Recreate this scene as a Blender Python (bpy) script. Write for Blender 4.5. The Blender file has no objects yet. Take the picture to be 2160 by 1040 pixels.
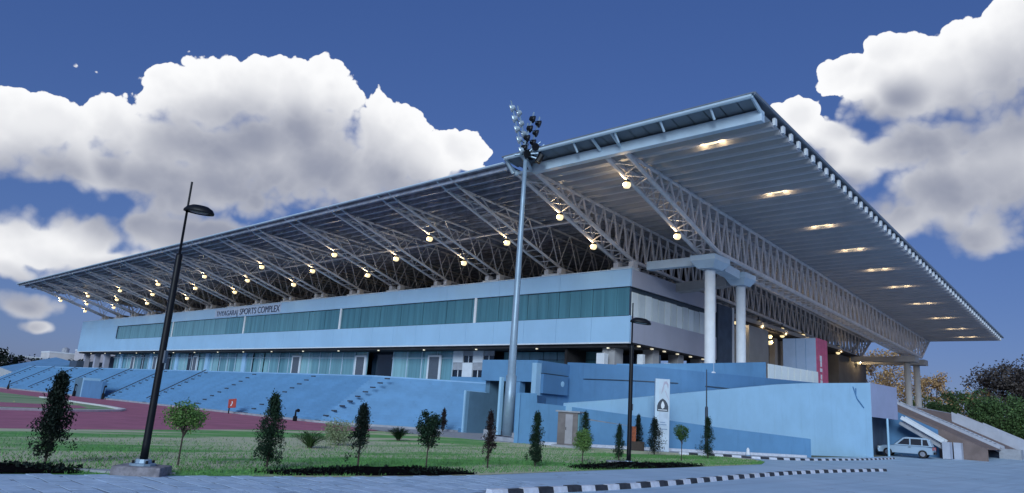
import bpy, bmesh, math, random
import numpy as np
from mathutils import Vector, Matrix
R_ = math.radians
random.seed(7)
scene = bpy.context.scene
COL = scene.collection

# ------------------------------------------------------------------ camera
cam_d = bpy.data.cameras.new('camera'); cam = bpy.data.objects.new('camera', cam_d); COL.objects.link(cam)
cam_d.sensor_width = 36.0; cam_d.lens = 25.09; cam_d.clip_start = 0.1; cam_d.clip_end = 9000
_r = Vector((0.73865779, 0.67087994, 0.06561082)); _u = -Vector((-0.10353104, 0.20908958, -0.97240057)); _b = -Vector((-0.66608257, 0.7114785, 0.22390254))
cam.matrix_world = Matrix(((_r.x, _u.x, _b.x, 28.630), (_r.y, _u.y, _b.y, -43.522), (_r.z, _u.z, _b.z, 1.70), (0, 0, 0, 1)))
scene.camera = cam

# ------------------------------------------------------------------ light and exposure
SUN_EL, SUN_AZ = R_(22), R_(150)          # azimuth measured from +Y towards +X: low, behind the camera
SUN_DIR = Vector((math.sin(SUN_AZ) * math.cos(SUN_EL), math.cos(SUN_AZ) * math.cos(SUN_EL), math.sin(SUN_EL)))
sun_d = bpy.data.lights.new('sun', 'SUN'); sun_d.energy = 2.3; sun_d.angle = R_(24); sun_d.color = (0.74, 0.88, 1.0)
sun = bpy.data.objects.new('sun', sun_d); COL.objects.link(sun); sun.rotation_euler = SUN_DIR.to_track_quat('Z', 'Y').to_euler()
vs = scene.view_settings
vs.view_transform = 'Standard'; vs.look = 'None'; vs.exposure = 0.0; vs.gamma = 1.0; vs.use_curve_mapping = False

world = bpy.data.worlds.new('World'); scene.world = world; world.use_nodes = True
world.cycles.sampling_method = 'MANUAL'; world.cycles.sample_map_resolution = 512
wt = world.node_tree; wt.nodes.clear()

class NT:
    """tiny helper to write node trees"""
    def __init__(s, tree): s.t = tree
    def n(s, typ, **kw):
        nd = s.t.nodes.new(typ)
        for k, v in kw.items(): setattr(nd, k, v)
        return nd
    def put(s, sock, v):
        if isinstance(v, bpy.types.NodeSocket): s.t.links.new(v, sock)
        elif v is not None: sock.default_value = v
    def m(s, op, a, b=None, c=None, clamp=False):
        nd = s.n('ShaderNodeMath', operation=op, use_clamp=clamp); s.put(nd.inputs[0], a)
        if b is not None: s.put(nd.inputs[1], b)
        if c is not None: s.put(nd.inputs[2], c)
        return nd.outputs[0]
    def v(s, op, a, b=None, c=None):
        nd = s.n('ShaderNodeVectorMath', operation=op); s.put(nd.inputs[0], a)
        if b is not None: s.put(nd.inputs[1], b)
        if c is not None: s.put(nd.inputs[2], c)
        return nd.outputs['Value'] if op in ('LENGTH', 'DOT_PRODUCT', 'DISTANCE') else nd.outputs[0]
    def mix(s, fac, a, b):
        nd = s.n('ShaderNodeMix', data_type='RGBA'); s.put(nd.inputs[0], fac); s.put(nd.inputs[6], a); s.put(nd.inputs[7], b); return nd.outputs[2]
    def noise(s, vec, scale, detail=4, rough=0.5, dist=0.0, col=False):
        nd = s.n('ShaderNodeTexNoise'); s.put(nd.inputs['Vector'], vec)
        nd.inputs['Scale'].default_value = scale; nd.inputs['Detail'].default_value = detail; nd.inputs['Roughness'].default_value = rough; nd.inputs['Distortion'].default_value = dist
        return nd.outputs['Color' if col else 'Fac']
    def ramp(s, fac, a, b, c0=0.0, c1=1.0):
        nd = s.n('ShaderNodeMapRange', interpolation_type='SMOOTHSTEP'); s.put(nd.inputs[0], fac)
        nd.inputs[1].default_value = a; nd.inputs[2].default_value = b; nd.inputs[3].default_value = c0; nd.inputs[4].default_value = c1
        return nd.outputs[0]

# cumulus banks: azimuth, elevation, half width, half height (radians)
CLOUDS = [(-1.397, .273, .061, .04), (-1.353, .294, .06, .036), (-1.291, .321, .04, .031), (-1.237, .302, .086, .053), (-1.192, .372, .072, .051), (-1.146, .394, .069, .042), (-1.085, .396, .056, .040), (-1.063, .354, .072, .069), (-1.147, .32, .145, .067), (-.962, .344, .065, .045), (-.913, .331, .062, .039), (-.842, .348, .034, .029), (-1.017, .298, .175, .058), (-1.179, .259, .139, .046), (-1.289, .254, .109, .034), (-1.355, .155, .047, .027), (-1.295, .171, .046, .027), (-1.224, .19, .05, .027), (-1.168, .193, .07, .027), (-1.27, .146, .085, .023), (-1.368, .124, .032, .016), (-1.346, .084, .028, .015), (-1.343, .059, .015, .009), (-.36, .401, .031, .025), (-.312, .371, .04, .021), (-.29, .463, .032, .014), (-.244, .467, .03, .022), (-.23, .42, .058, .042), (-.185, .435, .045, .044), (-.128, .446, .065, .058), (-.087, .473, .049, .045), (-.201, .354, .083, .068), (-.133, .328, .067, .076), (-.273, .338, .054, .041), (-.206, .286, .068, .04), (-.144, .246, .05, .033), (-.239, .253, .046, .029), (-.27, .45, .05, .02)]
def cloud_group(fine):
    grp = bpy.data.node_groups.new('cloud_density', 'ShaderNodeTree')
    grp.interface.new_socket('Direction', in_out='INPUT', socket_type='NodeSocketVector')
    grp.interface.new_socket('Density', in_out='OUTPUT', socket_type='NodeSocketFloat')
    G = NT(grp); gi = G.n('NodeGroupInput'); go = G.n('NodeGroupOutput')
    d_in = gi.outputs[0]
    warp = G.v('MULTIPLY', G.v('SUBTRACT', G.noise(d_in, 7.0, 2, 0.5, col=True), (0.5, 0.5, 0.5)), (0.09, 0.09, 0.07))
    dw = G.v('NORMALIZE', G.v('ADD', d_in, warp))
    sep = G.n('ShaderNodeSeparateXYZ'); G.put(sep.inputs[0], dw)
    az = G.m('ARCTAN2', sep.outputs[0], sep.outputs[1]); el = G.m('ARCSINE', sep.outputs[2])
    cmb = G.n('ShaderNodeCombineXYZ'); G.put(cmb.inputs[0], az); G.put(cmb.inputs[1], el)
    acc = None
    for a, e, ra, re in CLOUDS:
        ra *= 1.12; re *= 1.12
        ln = G.v('LENGTH', G.v('MULTIPLY_ADD', cmb.outputs[0], (1 / ra, 1 / re, 0), (-a / ra, -e / re, 0)))
        acc = ln if acc is None else G.m('SMOOTH_MIN', acc, ln, 0.28)
    # the same broken cumulus goes on round the rest of the sky
    away = G.v('DOT_PRODUCT', dw, (-0.683, 0.730, 0.0))
    scat = G.m('MULTIPLY', G.m('SUBTRACT', 0.56, G.noise(dw, 2.6, 3, 0.5)), 9.0)
    scat = G.m('ADD', G.m('ADD', scat, 1.0), G.ramp(away, 0.2, 0.62, 0.0, 6.0))
    acc = G.m('MINIMUM', acc, scat)
    base = G.m('MULTIPLY', G.m('SUBTRACT', 1.31, acc), 3.0)
    if fine:
        fb = G.noise(d_in, 10.0, 10, 0.64)
        vor = G.n('ShaderNodeTexVoronoi', feature='F1'); G.put(vor.inputs['Vector'], G.v('ADD', d_in, G.v('MULTIPLY', warp, (0.5, 0.5, 0.5)))); vor.inputs['Scale'].default_value = 24.0; vor.inputs['Detail'].default_value = 2.0; vor.inputs['Roughness'].default_value = 0.55
        puff = G.m('SUBTRACT', 0.52, vor.outputs['Distance'])
        dens = G.m('ADD', G.m('ADD', base, G.m('MULTIPLY', G.m('SUBTRACT', fb, 0.5), 2.3)), G.m('MULTIPLY', puff, 1.7))
    else:
        fb = G.noise(d_in, 11.0, 4, 0.55)
        dens = G.m('ADD', base, G.m('MULTIPLY', G.m('SUBTRACT', fb, 0.5), 1.7))
    dens = G.m('MINIMUM', dens, G.m('ADD', base, 0.30))
    G.put(go.inputs[0], dens)
    return grp
CG = {True: cloud_group(True), False: cloud_group(False)}

W = NT(wt)
tc = W.n('ShaderNodeTexCoord'); D = tc.outputs['Generated']
def cloud(vec, fine):
    g = W.n('ShaderNodeGroup'); g.node_tree = CG[fine]; W.put(g.inputs[0], vec); return g.outputs[0]
d0 = cloud(D, True)
d2 = cloud(W.v('NORMALIZE', W.v('ADD', D, (-0.014, -0.006, 0.062))), False)
low = W.ramp(d2, -0.2, 1.3)                                   # how much cloud stands above
mr = W.n('ShaderNodeMapRange', interpolation_type='SMOOTHSTEP'); W.put(mr.inputs[0], d0); mr.inputs[1].default_value = 0.0; W.put(mr.inputs[2], W.m('MULTIPLY_ADD', low, 1.6, 0.14))
mask = mr.outputs[0]
shade = W.m('ADD', W.m('MULTIPLY', W.ramp(d0, 0.3, 3.0), 0.20), W.m('MULTIPLY', W.ramp(d2, -0.9, 3.8), 0.80), clamp=True)
ccol = W.mix(shade, (0.98, 0.985, 1.0, 1), (0.30, 0.325, 0.415, 1))
sky = W.n('ShaderNodeTexSky', sky_type='NISHITA', sun_disc=False)
sky.sun_elevation = SUN_EL; sky.sun_rotation = SUN_AZ; sky.altitude = 200; sky.air_density = 1.0; sky.dust_density = 0.6; sky.ozone_density = 3.0
skm = W.v('MULTIPLY', sky.outputs[0], (0.050, 0.064, 0.098))
ss = W.n('ShaderNodeSeparateXYZ'); W.put(ss.inputs[0], skm); sc_ = W.n('ShaderNodeCombineXYZ')
for k, (ex, ga) in enumerate(((0.72, 0.440), (0.62, 0.420), (0.50, 0.560))): W.put(sc_.inputs[k], W.m('MULTIPLY', W.m('POWER', ss.outputs[k], ex), ga))
skyc = sc_.outputs[0]
fin = W.mix(mask, skyc, ccol)
bg = W.n('ShaderNodeBackground'); W.put(bg.inputs[0], fin); bg.inputs[1].default_value = 1.0
wo = W.n('ShaderNodeOutputWorld'); wt.links.new(bg.outputs[0], wo.inputs[0])

# ------------------------------------------------------------------ materials
MATS = {}
def mat(name, col, rough=0.6, metal=0.0, var=0.12, vscale=1.2, bump=0.0, bscale=30, emit=None, estr=0, spec=0.5, stain=0.0, island=False, col2=None, stretch=None):
    if name in MATS: return MATS[name]
    m = bpy.data.materials.new(name); m.use_nodes = True; t = m.node_tree; t.nodes.clear(); N = NT(t)
    p = N.n('ShaderNodeBsdfPrincipled'); o = N.n('ShaderNodeOutputMaterial'); t.links.new(p.outputs[0], o.inputs[0])
    co = N.n('ShaderNodeTexCoord').outputs['Object']
    geo = N.n('ShaderNodeNewGeometry')
    pos = geo.outputs['Position']
    c = tuple(col) + (1,)
    dark = tuple(max(0, x * (1 - var)) for x in col) + (1,); lite = tuple(min(1, x * (1 + var)) for x in col) + (1,)
    if col2: dark = tuple(col2) + (1,); lite = c
    if island: fac = N.m('ADD', N.m('MULTIPLY', geo.outputs['Random Per Island'], 0.6), N.m('MULTIPLY', N.noise(pos, vscale, 3), 0.5), clamp=True)
    else: fac = N.ramp(N.noise(N.v('MULTIPLY', pos, stretch) if stretch else pos, vscale, 5, 0.6), 0.3, 0.7)
    cc = N.mix(fac, dark, lite)
    if stain:
        sv = N.v('MULTIPLY', pos, (1.0, 1.0, 0.12))
        cc = N.mix(N.m('MULTIPLY', N.ramp(N.noise(sv, 2.2, 6, 0.65), 0.52, 0.78), stain), cc, tuple(x * 0.45 for x in col) + (1,))
    N.put(p.inputs['Base Color'], cc)
    p.inputs['Roughness'].default_value = rough; p.inputs['Metallic'].default_value = metal; p.inputs['Specular IOR Level'].default_value = spec
    if bump:
        b = N.n('ShaderNodeBump'); b.inputs['Strength'].default_value = bump; b.inputs['Distance'].default_value = 0.02
        N.put(b.inputs['Height'], N.noise(pos, bscale, 5, 0.6)); t.links.new(b.outputs[0], p.inputs['Normal'])
    if emit:
        p.inputs['Emission Color'].default_value = tuple(emit) + (1,); p.inputs['Emission Strength'].default_value = estr
    MATS[name] = m; return m

M_FASC = mat('fascia_panel', (.34, .56, .78), .38, 0.0, .05, .25, stain=.12)
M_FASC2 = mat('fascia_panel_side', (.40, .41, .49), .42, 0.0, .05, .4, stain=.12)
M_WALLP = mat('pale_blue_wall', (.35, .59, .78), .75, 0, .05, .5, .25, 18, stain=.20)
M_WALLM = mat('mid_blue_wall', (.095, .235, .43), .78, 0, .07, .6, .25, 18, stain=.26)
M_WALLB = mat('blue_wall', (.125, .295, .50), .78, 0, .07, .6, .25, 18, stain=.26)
M_TIER = mat('seating_blue', (.125, .295, .50), .7, 0, .08, .7, .1, 20, stain=.2)
M_WHITE = mat('white_paint', (.70, .75, .80), .5, 0, .05, 2)
M_BEAM = mat('light_blue_steel', (.50, .64, .76), .45, 0.0, .06, 1)
M_TRUSS = mat('grey_steel', (.68, .67, .69), .5, 0.2, .12, 2)
M_TRUSSF = mat('pale_grey_steel', (.74, .75, .77), .5, 0.2, .12, 2)
M_SOFFIT = mat('soffit_sheet', (.62, .62, .65), .45, 0.1, .07, .5)
M_RIB = mat('soffit_rib', (.42, .42, .45), .45, 0.1, .07, .5)
M_ROOF = mat('roof_sheet', (.20, .24, .29), .5, 0.3, .1, 1)
M_DARKROOF = mat('dark_roof_underside', (.27, .32, .40), .35, 0.1, .35, 1.5, .2, 3)
M_PURLIN = mat('purlin_steel', (.38, .43, .52), .45, 0.3, .25, 1.5)
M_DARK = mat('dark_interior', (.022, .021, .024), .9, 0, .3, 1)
M_DARKB = mat('dark_blue_wall', (.06, .09, .14), .7, 0, .2, 1)
M_GREYW = mat('grey_render', (.36, .36, .37), .8, 0, .06, 1)
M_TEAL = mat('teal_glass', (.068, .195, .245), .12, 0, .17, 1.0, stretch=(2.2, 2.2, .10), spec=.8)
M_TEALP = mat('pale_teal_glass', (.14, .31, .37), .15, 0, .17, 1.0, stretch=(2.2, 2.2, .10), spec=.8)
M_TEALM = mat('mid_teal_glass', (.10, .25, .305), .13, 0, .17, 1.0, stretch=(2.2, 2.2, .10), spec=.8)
M_TEALD = mat('dark_glass', (.010, .020, .035), .1, 0, .3, .5, spec=.7)
M_SIDEGL = mat('pale_side_glass', (.70, .76, .76), .2, 0, .05, .5)
M_SIDEGL2 = mat('pale_side_glass_dull', (.58, .64, .65), .25, 0, .06, .5)
M_MULL = mat('dark_mullion', (.03, .05, .07), .5)
M_BLACK = mat('black_paint', (.006, .007, .010), .45, 0, .3, 3, spec=.25)
M_LENS = mat('lamp_lens', (.10, .12, .15), .2, 0, .1, 5)
M_GALV = mat('galvanised_steel', (.27, .38, .48), .42, 0.25, .08, 2)
M_CONC = mat('concrete', (.34, .36, .40), .85, 0, .14, 2.5, .3, 25, stain=.25)
M_PLINTH = mat('weathered_concrete', (.23, .22, .24), .9, 0, .3, 8, .5, 30, stain=.3)
M_TRACK = mat('track_surface', (.42, .135, .205), .85, 0, .12, .6, .15, 60)
M_TRACK2 = mat('track_surface_far', (.19, .10, .13), .85, 0, .12, .6, .15, 60)
M_LINE = mat('white_line', (.70, .68, .70), .6, 0, .08, 4)
M_SOIL = mat('black_soil', (.0035, .003, .0035), .95, 0, .5, 12, .8, 30, spec=.03)
M_BARK = mat('bark', (.055, .042, .036), .9, 0, .3, 20, .5, 60)
M_BANNER = mat('red_banner', (.52, .10, .19), .6, 0, .12, 2)
M_RED = mat('red_sign_paint', (.42, .07, .05), .6)
M_ORANGE = mat('orange_rust', (.26, .07, .03), .8, 0, .4, 8)
M_LAMP = mat('lamp_glow', (1, .9, .7), .5, emit=(1.0, .78, .40), estr=1.08)
M_LAMPW = mat('lamp_glow_white', (1, .9, .7), .5, emit=(1.0, .82, .48), estr=1.25)
M_LAMPS = mat('small_lamp_glow', (1, .9, .7), .5, emit=(1.0, .86, .58), estr=.55)
M_KERBW = mat('kerb_white', (.62, .66, .74), .8, 0, .12, 6, .3, 30, stain=.35)
M_KERBB = mat('kerb_black', (.030, .034, .045), .8, 0, .35, 6, .3, 30)
M_SLOPE = mat('brown_slope', (.19, .145, .135), .9, 0, .15, 1.5, .5, 8)
M_CARP = mat('car_paint', (.34, .46, .58), .28, 0.1, .02, 1)
M_CARG = mat('car_glass', (.015, .02, .03), .08)
M_TYRE = mat('tyre_rubber', (.015, .015, .017), .85)
M_CHROME = mat('chrome', (.6, .6, .62), .2, .9)
M_KIOSK = mat('kiosk_steel', (.20, .18, .18), .35, .5, .18, 1.5)

def leafmat(name, a, b, vs=2.0):
    m = mat(name, a, .62, 0, .3, vs, island=True, col2=b, spec=.25); return m
L_DARK = leafmat('conifer_leaf', (.020, .052, .024), (.003, .010, .007))
L_DARKER = leafmat('dark_conifer_leaf', (.011, .024, .014), (.002, .005, .005))
L_BROWN = leafmat('brown_conifer_leaf', (.040, .028, .027), (.008, .006, .008))
L_MID = leafmat('green_leaf', (.075, .150, .045), (.018, .050, .020))
L_LITE = leafmat('light_leaf', (.17, .30, .075), (.045, .11, .035))
L_PALE = leafmat('pale_leaf', (.33, .38, .20), (.08, .13, .07))
L_GOLD = leafmat('backlit_gold_leaf', (.66, .43, .20), (.16, .09, .045), .25)  # glow of light from behind put into the leaf colour
L_FARG = leafmat('far_green_leaf', (.105, .19, .062), (.028, .058, .025), .35)
L_FARB = leafmat('far_grey_leaf', (.115, .095, .080), (.045, .040, .043), .35)

# ------------------------------------------------------------------ mesh helpers
def gz(x, y):
    """ground height: flat, rising gently behind the ramps"""
    t = min(max((y - 16) / 44.0, 0), 1); return 1.25 * t * t * (3 - 2 * t)
class MB:
    def __init__(s): s.v = []; s.f = []; s.mi = []; s.cur = 0
    def add(s, vs, fs):
        o = len(s.v); s.v += [tuple(p) for p in vs]; s.f += [tuple(i + o for i in f) for f in fs]; s.mi += [s.cur] * len(fs); return s
    def box(s, x0, x1, y0, y1, z0, z1):
        return s.add([(x, y, z) for z in (z0, z1) for y in (y0, y1) for x in (x0, x1)], [(0, 2, 3, 1), (4, 5, 7, 6), (0, 1, 5, 4), (1, 3, 7, 5), (3, 2, 6, 7), (2, 0, 4, 6)])
    def bar(s, p, q, r, n=6, r2=None, cap=True, flat=None):
        p, q = Vector(p), Vector(q); d = q - p
        if d.length < 1e-6: return s
        d.normalize(); a = d.orthogonal() if abs(d.z) > .99 else d.cross(Vector((0, 0, 1))); a.normalize(); b = d.cross(a); r2 = r if r2 is None else r2
        fl = flat or 1
        vs = []
        for c, rr in ((p, r), (q, r2)):
            for k in range(n):
                t = 2 * math.pi * (k + .5) / n; vs.append(c + a * math.cos(t) * rr * fl + b * math.sin(t) * rr)
        fs = [(k, (k + 1) % n, n + (k + 1) % n, n + k) for k in range(n)]
        if cap: fs += [tuple(range(n - 1, -1, -1)), tuple(range(n, 2 * n))]
        return s.add(vs, fs)
    def beam(s, p, q, w, h):
        """rectangular beam between two points, upright"""
        p, q = Vector(p), Vector(q); d = (q - p).normalized(); a = d.cross(Vector((0, 0, 1)))
        if a.length < 1e-4: a = Vector((1, 0, 0))
        a.normalize(); b = a.cross(d)
        vs = [c + a * i * w / 2 + b * j * h / 2 for c in (p, q) for i, j in ((-1, -1), (1, -1), (1, 1), (-1, 1))]
        return s.add(vs, [(3, 2, 1, 0), (4, 5, 6, 7), (0, 1, 5, 4), (1, 2, 6, 5), (2, 3, 7, 6), (3, 0, 4, 7)])
    def prism(s, pts, z0, z1):
        """plan polygon with per-point or constant heights"""
        n = len(pts); h0 = z0 if hasattr(z0, '__len__') else [z0] * n; h1 = z1 if hasattr(z1, '__len__') else [z1] * n
        vs = [(p[0], p[1], h0[i]) for i, p in enumerate(pts)] + [(p[0], p[1], h1[i]) for i, p in enumerate(pts)]
        return s.add(vs, [tuple(range(n - 1, -1, -1)), tuple(range(n, 2 * n))] + [(i, (i + 1) % n, n + (i + 1) % n, n + i) for i in range(n)])
    def wall(s, line, tops, bot, th):
        """wall along a plan polyline, thickness th behind it (left of travel), tops per point"""
        n = len(line); L = [Vector((p[0], p[1])) for p in line]; off = []
        for i in range(n):
            d = (L[min(i + 1, n - 1)] - L[max(i - 1, 0)]).normalized(); off.append(L[i] + Vector((-d.y, d.x)) * th)
        bots = bot if hasattr(bot, '__len__') else [bot] * n
        vs = []
        for i in range(n):
            vs += [(L[i].x, L[i].y, bots[i]), (L[i].x, L[i].y, tops[i]), (off[i].x, off[i].y, tops[i]), (off[i].x, off[i].y, bots[i])]
        fs = [(0, 1, 2, 3), (4 * n - 1, 4 * n - 2, 4 * n - 3, 4 * n - 4)]
        for i in range(n - 1):
            a, b = 4 * i, 4 * i + 4
            for k in range(4): fs.append((a + k, b + k, b + (k + 1) % 4, a + (k + 1) % 4))
        return s.add(vs, fs)
    def xprof(s, prof, x0, x1):
        """profile in (y,z) extruded along x"""
        n = len(prof); vs = [(x, p[0], p[1]) for x in (x0, x1) for p in prof]
        return s.add(vs, [tuple(range(n)), tuple(range(2 * n - 1, n - 1, -1))] + [(i, n + i, n + (i + 1) % n, (i + 1) % n) for i in range(n)])
    def lathe(s, prof, n=16, c=(0, 0, 0)):
        """profile of (radius, z)"""
        vs = []; fs = []
        for r, z in prof:
            for k in range(n):
                t = 2 * math.pi * k / n; vs.append((c[0] + r * math.cos(t), c[1] + r * math.sin(t), c[2] + z))
        for i in range(len(prof) - 1):
            for k in range(n): fs.append((i * n + k, i * n + (k + 1) % n, (i + 1) * n + (k + 1) % n, (i + 1) * n + k))
        fs += [tuple(range(n - 1, -1, -1)), tuple((len(prof) - 1) * n + k for k in range(n))]
        return s.add(vs, fs)
    def mesh(s, name, smooth=False, fix=True):
        me = bpy.data.meshes.new(name); me.from_pydata(s.v, [], s.f); me.update()
        if fix:
            bm = bmesh.new(); bm.from_mesh(me); bmesh.ops.recalc_face_normals(bm, faces=bm.faces); bm.to_mesh(me); bm.free()
        if any(s.mi): me.polygons.foreach_set('material_index', s.mi)
        if smooth: me.polygons.foreach_set('use_smooth', [True] * len(me.polygons))
        return me
    def build(s, name, m, parent=None, smooth=False, bevel=0.0, loc=None):
        me = s.mesh(name, smooth)
        for q in (m if isinstance(m, (list, tuple)) else [m]): me.materials.append(q)
        o = link(name, me, parent)
        if loc: o.location = loc
        if bevel:
            b = o.modifiers.new('bevel', 'BEVEL'); b.width = bevel; b.segments = 2; b.limit_method = 'ANGLE'
        return o
def link(name, data, parent=None):
    o = bpy.data.objects.new(name, data); COL.objects.link(o); o.parent = parent; return o
def tag(o, label=None, cat=None, group=None, kind=None):
    if label: o['label'] = label
    if cat: o['category'] = cat
    if group: o['group'] = group
    if kind: o['kind'] = kind
    return o
def empty(name, loc, label, cat, group=None, rz=0):
    o = link(name, None); o.location = loc; o.rotation_euler.z = rz; o.empty_display_size = .3; return tag(o, label, cat, group)
UNIT = {}
def unit_box(m, bevel=0):
    k = (m.name, bevel)
    if k not in UNIT:
        me = MB().box(-.5, .5, -.5, .5, -.5, .5).mesh('unit_' + m.name); me.materials.append(m); UNIT[k] = me
    return UNIT[k]
def piece(name, m, parent, x0, x1, y0, y1, z0, z1):
    o = link(name, unit_box(m), parent); o.location = ((x0 + x1) / 2, (y0 + y1) / 2, (z0 + z1) / 2); o.scale = (abs(x1 - x0), abs(y1 - y0), abs(z1 - z0)); return o
def unit_rod(m, n=6):
    k = ('rod', m.name, n)
    if k not in UNIT:
        me = MB().bar((0, 0, 0), (0, 0, 1), 1, n).mesh('rod_' + m.name); me.materials.append(m); UNIT[k] = me
    return UNIT[k]
def rod(name, m, parent, p, q, r, n=6):
    p, q = Vector(p), Vector(q); d = q - p; o = link(name, unit_rod(m, n), parent)
    o.location = p; o.rotation_mode = 'QUATERNION'; o.rotation_quaternion = d.to_track_quat('Z', 'Y'); o.scale = (r, r, d.length); return o

def foliage_mesh(name, m, pts, size, seed, aspect=1.7, up=0.0):
    """one small quad leaf per point"""
    rng = np.random.default_rng(seed); n = len(pts); P = np.asarray(pts, float)
    nrm = rng.normal(0, 1, (n, 3)); nrm[:, 2] += .5; nrm /= np.linalg.norm(nrm, axis=1)[:, None]
    t = rng.normal(0, 1, (n, 3)); t[:, 2] += up; t -= (t * nrm).sum(1)[:, None] * nrm; t /= np.linalg.norm(t, axis=1)[:, None]; s = np.cross(nrm, t)
    L = (size * rng.uniform(.6, 1.35, n))[:, None]; Wd = L / aspect
    V = np.stack([P - t * L * .5, P + s * Wd * .5, P + t * L * .6 + nrm * L * .12, P - s * Wd * .5], 1)
    me = bpy.data.meshes.new(name); me.vertices.add(4 * n); me.vertices.foreach_set('co', V.ravel()); me.loops.add(4 * n); me.loops.foreach_set('vertex_index', np.arange(4 * n)); me.polygons.add(n); me.polygons.foreach_set('loop_start', np.arange(n) * 4); me.polygons.foreach_set('loop_total', np.full(n, 4)); me.update(); me.materials.append(m); return me

# ------------------------------------------------------------------ ground, road, lawn, track
def sheet(name, m, pts, z, step=None):
    """flat sheet from a plan outline, following the ground"""
    bm = bmesh.new(); vs = [bm.verts.new((p[0], p[1], 0)) for p in pts]; bm.faces.new(vs)
    bmesh.ops.triangulate(bm, faces=bm.faces)
    if step:
        for ax in (0, 1):
            lo = min(p[ax] for p in pts); hi = max(p[ax] for p in pts); k = lo + step
            while k < hi:
                co = (k, 0, 0) if ax == 0 else (0, k, 0); no = (1, 0, 0) if ax == 0 else (0, 1, 0)
                bmesh.ops.bisect_plane(bm, geom=bm.verts[:] + bm.edges[:] + bm.faces[:], plane_co=co, plane_no=no); k += step
    for v in bm.verts: v.co.z = gz(v.co.x, v.co.y) + z
    bmesh.ops.recalc_face_normals(bm, faces=bm.faces)
    if sum(f.normal.z for f in bm.faces) < 0: bmesh.ops.reverse_faces(bm, faces=bm.faces)
    me = bpy.data.meshes.new(name); bm.to_mesh(me); bm.free(); me.materials.append(m); return link(name, me)

def ground_mat():
    m = bpy.data.materials.new('dry_ground'); m.use_nodes = True; t = m.node_tree; N = NT(t); p = t.nodes['Principled BSDF']
    pos = N.n('ShaderNodeNewGeometry').outputs['Position']
    N.put(p.inputs['Base Color'], N.mix(N.ramp(N.noise(pos, .05, 6), .35, .65), (.075, .10, .055, 1), (.17, .16, .12, 1))); p.inputs['Roughness'].default_value = .95; return m
gm = ground_mat()
mb = MB(); ys = [-3000, -300, -60, 0, 16] + [16 + 4 * i for i in range(1, 12)] + [120, 400, 3000]
for y in ys: mb.v += [(-3000, y, gz(0, y) - .02), (3000, y, gz(0, y) - .02)]
mb.f = [(2 * i, 2 * i + 1, 2 * i + 3, 2 * i + 2) for i in range(len(ys) - 1)]; mb.mi = [0] * len(mb.f)
tag(mb.build('ground', gm), kind='structure')

def road_mat():
    m = bpy.data.materials.new('concrete_road'); m.use_nodes = True; t = m.node_tree; N = NT(t); p = t.nodes['Principled BSDF']
    pos = N.n('ShaderNodeNewGeometry').outputs['Position']
    a = N.mix(N.ramp(N.noise(pos, .35, 7, .6), .3, .72), (.36, .52, .67, 1), (.48, .64, .79, 1))
    streak = N.noise(N.v('MULTIPLY', pos, (2.6, .12, 1)), 1.0, 5, .6)
    a = N.mix(N.m('MULTIPLY', N.ramp(streak, .45, .72), .65), a, (.31, .43, .57, 1))
    vor = N.n('ShaderNodeTexVoronoi', feature='DISTANCE_TO_EDGE'); N.put(vor.inputs['Vector'], N.v('ADD', N.v('MULTIPLY', pos, (.45, .45, .45)), N.v('MULTIPLY', N.noise(pos, 1.5, 5, col=True), (.5, .5, .5)))); vor.inputs['Scale'].default_value = .55
    crack = N.m('MULTIPLY', N.m('SUBTRACT', 1, N.ramp(vor.outputs['Distance'], 0.0, .006)), N.ramp(N.noise(pos, .3, 2), .5, .6))
    a = N.mix(N.m('MULTIPLY', crack, .6), a, (.06, .065, .08, 1))
    N.put(p.inputs['Base Color'], a); p.inputs['Roughness'].default_value = .72
    b = N.n('ShaderNodeBump'); b.inputs['Strength'].default_value = .35; b.inputs['Distance'].default_value = .01; N.put(b.inputs['Height'], N.noise(pos, 45, 5, .7)); t.links.new(b.outputs[0], p.inputs['Normal']); return m
M_ROAD = road_mat()
road_edge = [(11.8, -48), (12.95, -39.7), (13.5, -37.9), (14.6, -33.85), (14.95, -29.7), (14.55, -24), (14.1, -15), (13.75, -9.3), (12.6, -6.2), (11.2, -4.6)]
tag(sheet('road', M_ROAD, road_edge + [(10.4, 0), (10.4, 60), (16, 75), (90, 75), (90, -60), (11.8, -60)], 0.004, 6), kind='structure')

def grass_mat(name, g1, g2, dry):
    m = bpy.data.materials.new(name); m.use_nodes = True; t = m.node_tree; N = NT(t); p = t.nodes['Principled BSDF']
    pos = N.n('ShaderNodeNewGeometry').outputs['Position']
    a = N.mix(N.ramp(N.noise(pos, 1.1, 6, .6), .32, .68), g1 + (1,), g2 + (1,))
    band = N.noise(N.v('MULTIPLY', pos, (.36, .09, 1)), 1.0, 4, .5)
    a = N.mix(N.ramp(band, .42, .54), a, dry + (1,))
    a = N.mix(N.m('MULTIPLY', N.ramp(N.noise(pos, 18, 4, .7), .5, .8), .25), a, tuple(x * .45 for x in g1) + (1,))
    N.put(p.inputs['Base Color'], a); p.inputs['Roughness'].default_value = .9; p.inputs['Specular IOR Level'].default_value = .15
    b = N.n('ShaderNodeBump'); b.inputs['Strength'].default_value = .8; b.inputs['Distance'].default_value = .03; N.put(b.inputs['Height'], N.noise(pos, 30, 6, .75)); t.links.new(b.outputs[0], p.inputs['Normal']); return m
M_LAWN = grass_mat('lawn_grass', (.13, .37, .10), (.22, .46, .15), (.60, .60, .40))
M_FIELD = grass_mat('field_grass', (.17, .32, .15), (.22, .37, .18), (.33, .42, .25))
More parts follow.
